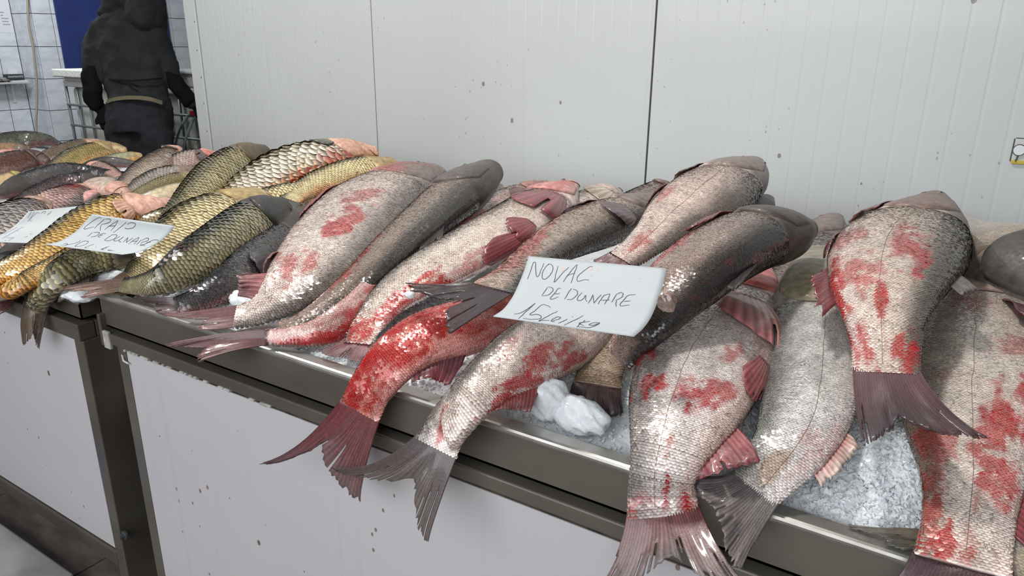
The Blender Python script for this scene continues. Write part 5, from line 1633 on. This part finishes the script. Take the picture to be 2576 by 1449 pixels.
for x, d in ((312, 0.02), (390, -0.02)):
    a, b = pp(x + 2, 330, d), zf(x, d)
    kn = a * 0.45 + b * 0.55; kn[2] = 0.46
    limb3([tuple(a), tuple((a + kn) / 2), tuple(kn), (b[0], b[1], 0.22), (b[0], b[1], 0.05)], [0.125, 0.115, 0.095, 0.085, 0.075], 0.9)
    limb3([(b[0], b[1], 0.045), tuple(b + HZ * 0.1 + np.array([0, 0, 0.045])), tuple(b + HZ * 0.2 + np.array([0, 0, 0.035]))], [0.055, 0.05, 0.035], 0.8)
limb([(258, 78, 0.0), (240, 100, 0.0), (230, 140, -0.02), (231, 180, -0.03), (231, 215, -0.04), (234, 248, 0.0), (252, 268, 0.06), (262, 280, 0.08)], [0.08, 0.082, 0.072, 0.064, 0.06, 0.056, 0.05, 0.042], 0.95)
limb([(378, 76, 0.0), (396, 98, 0.0), (412, 128, 0.02), (425, 165, 0.04), (440, 205, 0.06), (462, 235, 0.10), (484, 258, 0.14), (492, 268, 0.16)], [0.08, 0.084, 0.074, 0.065, 0.06, 0.056, 0.05, 0.042], 0.95)
limb([(345, 45, 0.02), (348, 15, 0.04), (342, -20, 0.05), (335, -60, 0.04), (332, -75, 0.04)], [0.10, 0.10, 0.115, 0.095, 0.05], 1.0)
body = remeshed('body', M['hoodie'], per, 0.014)
# trousers drawn over hips and legs
limb([(349, 248, -0.0), (350, 275, 0.0), (351, 310, 0.0), (351, 345, 0.0)], [0.236, 0.25, 0.252, 0.245], 0.64)
for x, d in ((312, 0.02), (390, -0.02)):
    a, b = pp(x + 2, 330, d), zf(x, d)
    kn = a * 0.45 + b * 0.55; kn[2] = 0.46
    limb3([tuple(a), tuple((a + kn) / 2), tuple(kn), (b[0], b[1], 0.22), (b[0], b[1], 0.10)], [0.135, 0.125, 0.107, 0.1, 0.098], 0.9)
remeshed('trousers', M['trouser'], per, 0.014)
# hood with its peak turned to the left, folds at the back
limb([(350, 62, -0.02), (368, 40, -0.04), (362, 5, 0.0), (345, -35, 0.0), (330, -80, 0.0)], [0.12, 0.145, 0.155, 0.15, 0.09], 0.95)
limb([(300, -20, -0.02), (285, 5, -0.04), (262, 25, -0.05), (242, 36, -0.05)], [0.10, 0.085, 0.055, 0.02], 0.8)
limb([(290, 52, -0.03), (330, 48, -0.08), (370, 55, -0.08), (392, 62, -0.04)], [0.04, 0.06, 0.07, 0.04], 0.8)
remeshed('hood', M['hoodie'], per, 0.013)
# black oversleeves
limb([(231, 170, -0.03), (231, 215, -0.04), (234, 248, 0.0), (250, 266, 0.05)], [0.066, 0.067, 0.064, 0.058], 0.97)
remeshed('oversleeve', M['sleeve'], per, 0.012)
limb([(424, 180, 0.05), (440, 206, 0.06), (462, 236, 0.10), (483, 258, 0.14)], [0.067, 0.067, 0.064, 0.058], 0.97)
remeshed('oversleeve', M['sleeve'], per, 0.012)
# gloved hands with five fingers
for (x, y, d), dirs in (((258, 284, 0.06), (0.15, -1.0, 0.1)), ((492, 266, 0.16), (0.6, -0.6, 0.3))):
    w0 = pp(x, y, d)
    fd = nrm(dirs[0] * RGT + dirs[1] * UPV + dirs[2] * HZ)
    sd = nrm(np.cross(fd, HZ)); 
    limb3([tuple(w0 - fd * 0.03), tuple(w0), tuple(w0 + fd * 0.05), tuple(w0 + fd * 0.085)], [0.034, 0.042, 0.048, 0.044], 0.6)
    for q in range(4):
        r0 = w0 + fd * 0.08 + sd * (-0.03 + 0.02 * q)
        ln = (0.06, 0.072, 0.068, 0.052)[q]
        limb3([tuple(r0), tuple(r0 + fd * ln * 0.5 + HZ * 0.008), tuple(r0 + fd * ln * 0.85 + HZ * 0.03)], [0.012, 0.011, 0.009], 1.0, 8)
    r0 = w0 + fd * 0.02 + sd * -0.035
    limb3([tuple(r0), tuple(r0 - sd * 0.025 + fd * 0.03), tuple(r0 - sd * 0.028 + fd * 0.06)], [0.014, 0.012, 0.010], 1.0, 8)
    remeshed('gloved_hand', M['sleeve'], per, 0.006, 2)
# waist strap and apron string
def band(pts, h, name, m, off=0.02):
    Q = spline([pp(x, y, d) for x, y, d in pts], 24)[0]
    v = []
    for p in Q:
        for a, b in ((-h, 0), (h, 0), (h, 1), (-h, 1)):
            v.append(tuple(p + UPV * a + HZ * 0.012 * b))
    f = [(i * 4 + k, i * 4 + (k + 1) % 4, i * 4 + 4 + (k + 1) % 4, i * 4 + 4 + k) for i in range(len(Q) - 1) for k in range(4)]
    f += [(0, 3, 2, 1), tuple(len(v) - 4 + k for k in range(4))]
    mesh(name, v, f, m, per, None, False)


band([(268, 256, -0.10), (285, 250, -0.155), (315, 246, -0.19), (350, 246, -0.2), (380, 250, -0.185), (408, 259, -0.13)], 0.014, 'waist_strap', M['strap'])
band([(264, 199, -0.08), (290, 201, -0.145), (318, 203, -0.178), (350, 202, -0.182), (385, 199, -0.145), (404, 197, -0.09)], 0.006, 'apron_string', M['sleeve'])
band([(318, 204, -0.19), (330, 211, -0.195), (344, 219, -0.19)], 0.004, 'apron_bow', M['sleeve'])

for o in bpy.data.objects:
    if '_o' in o: del o['_o']
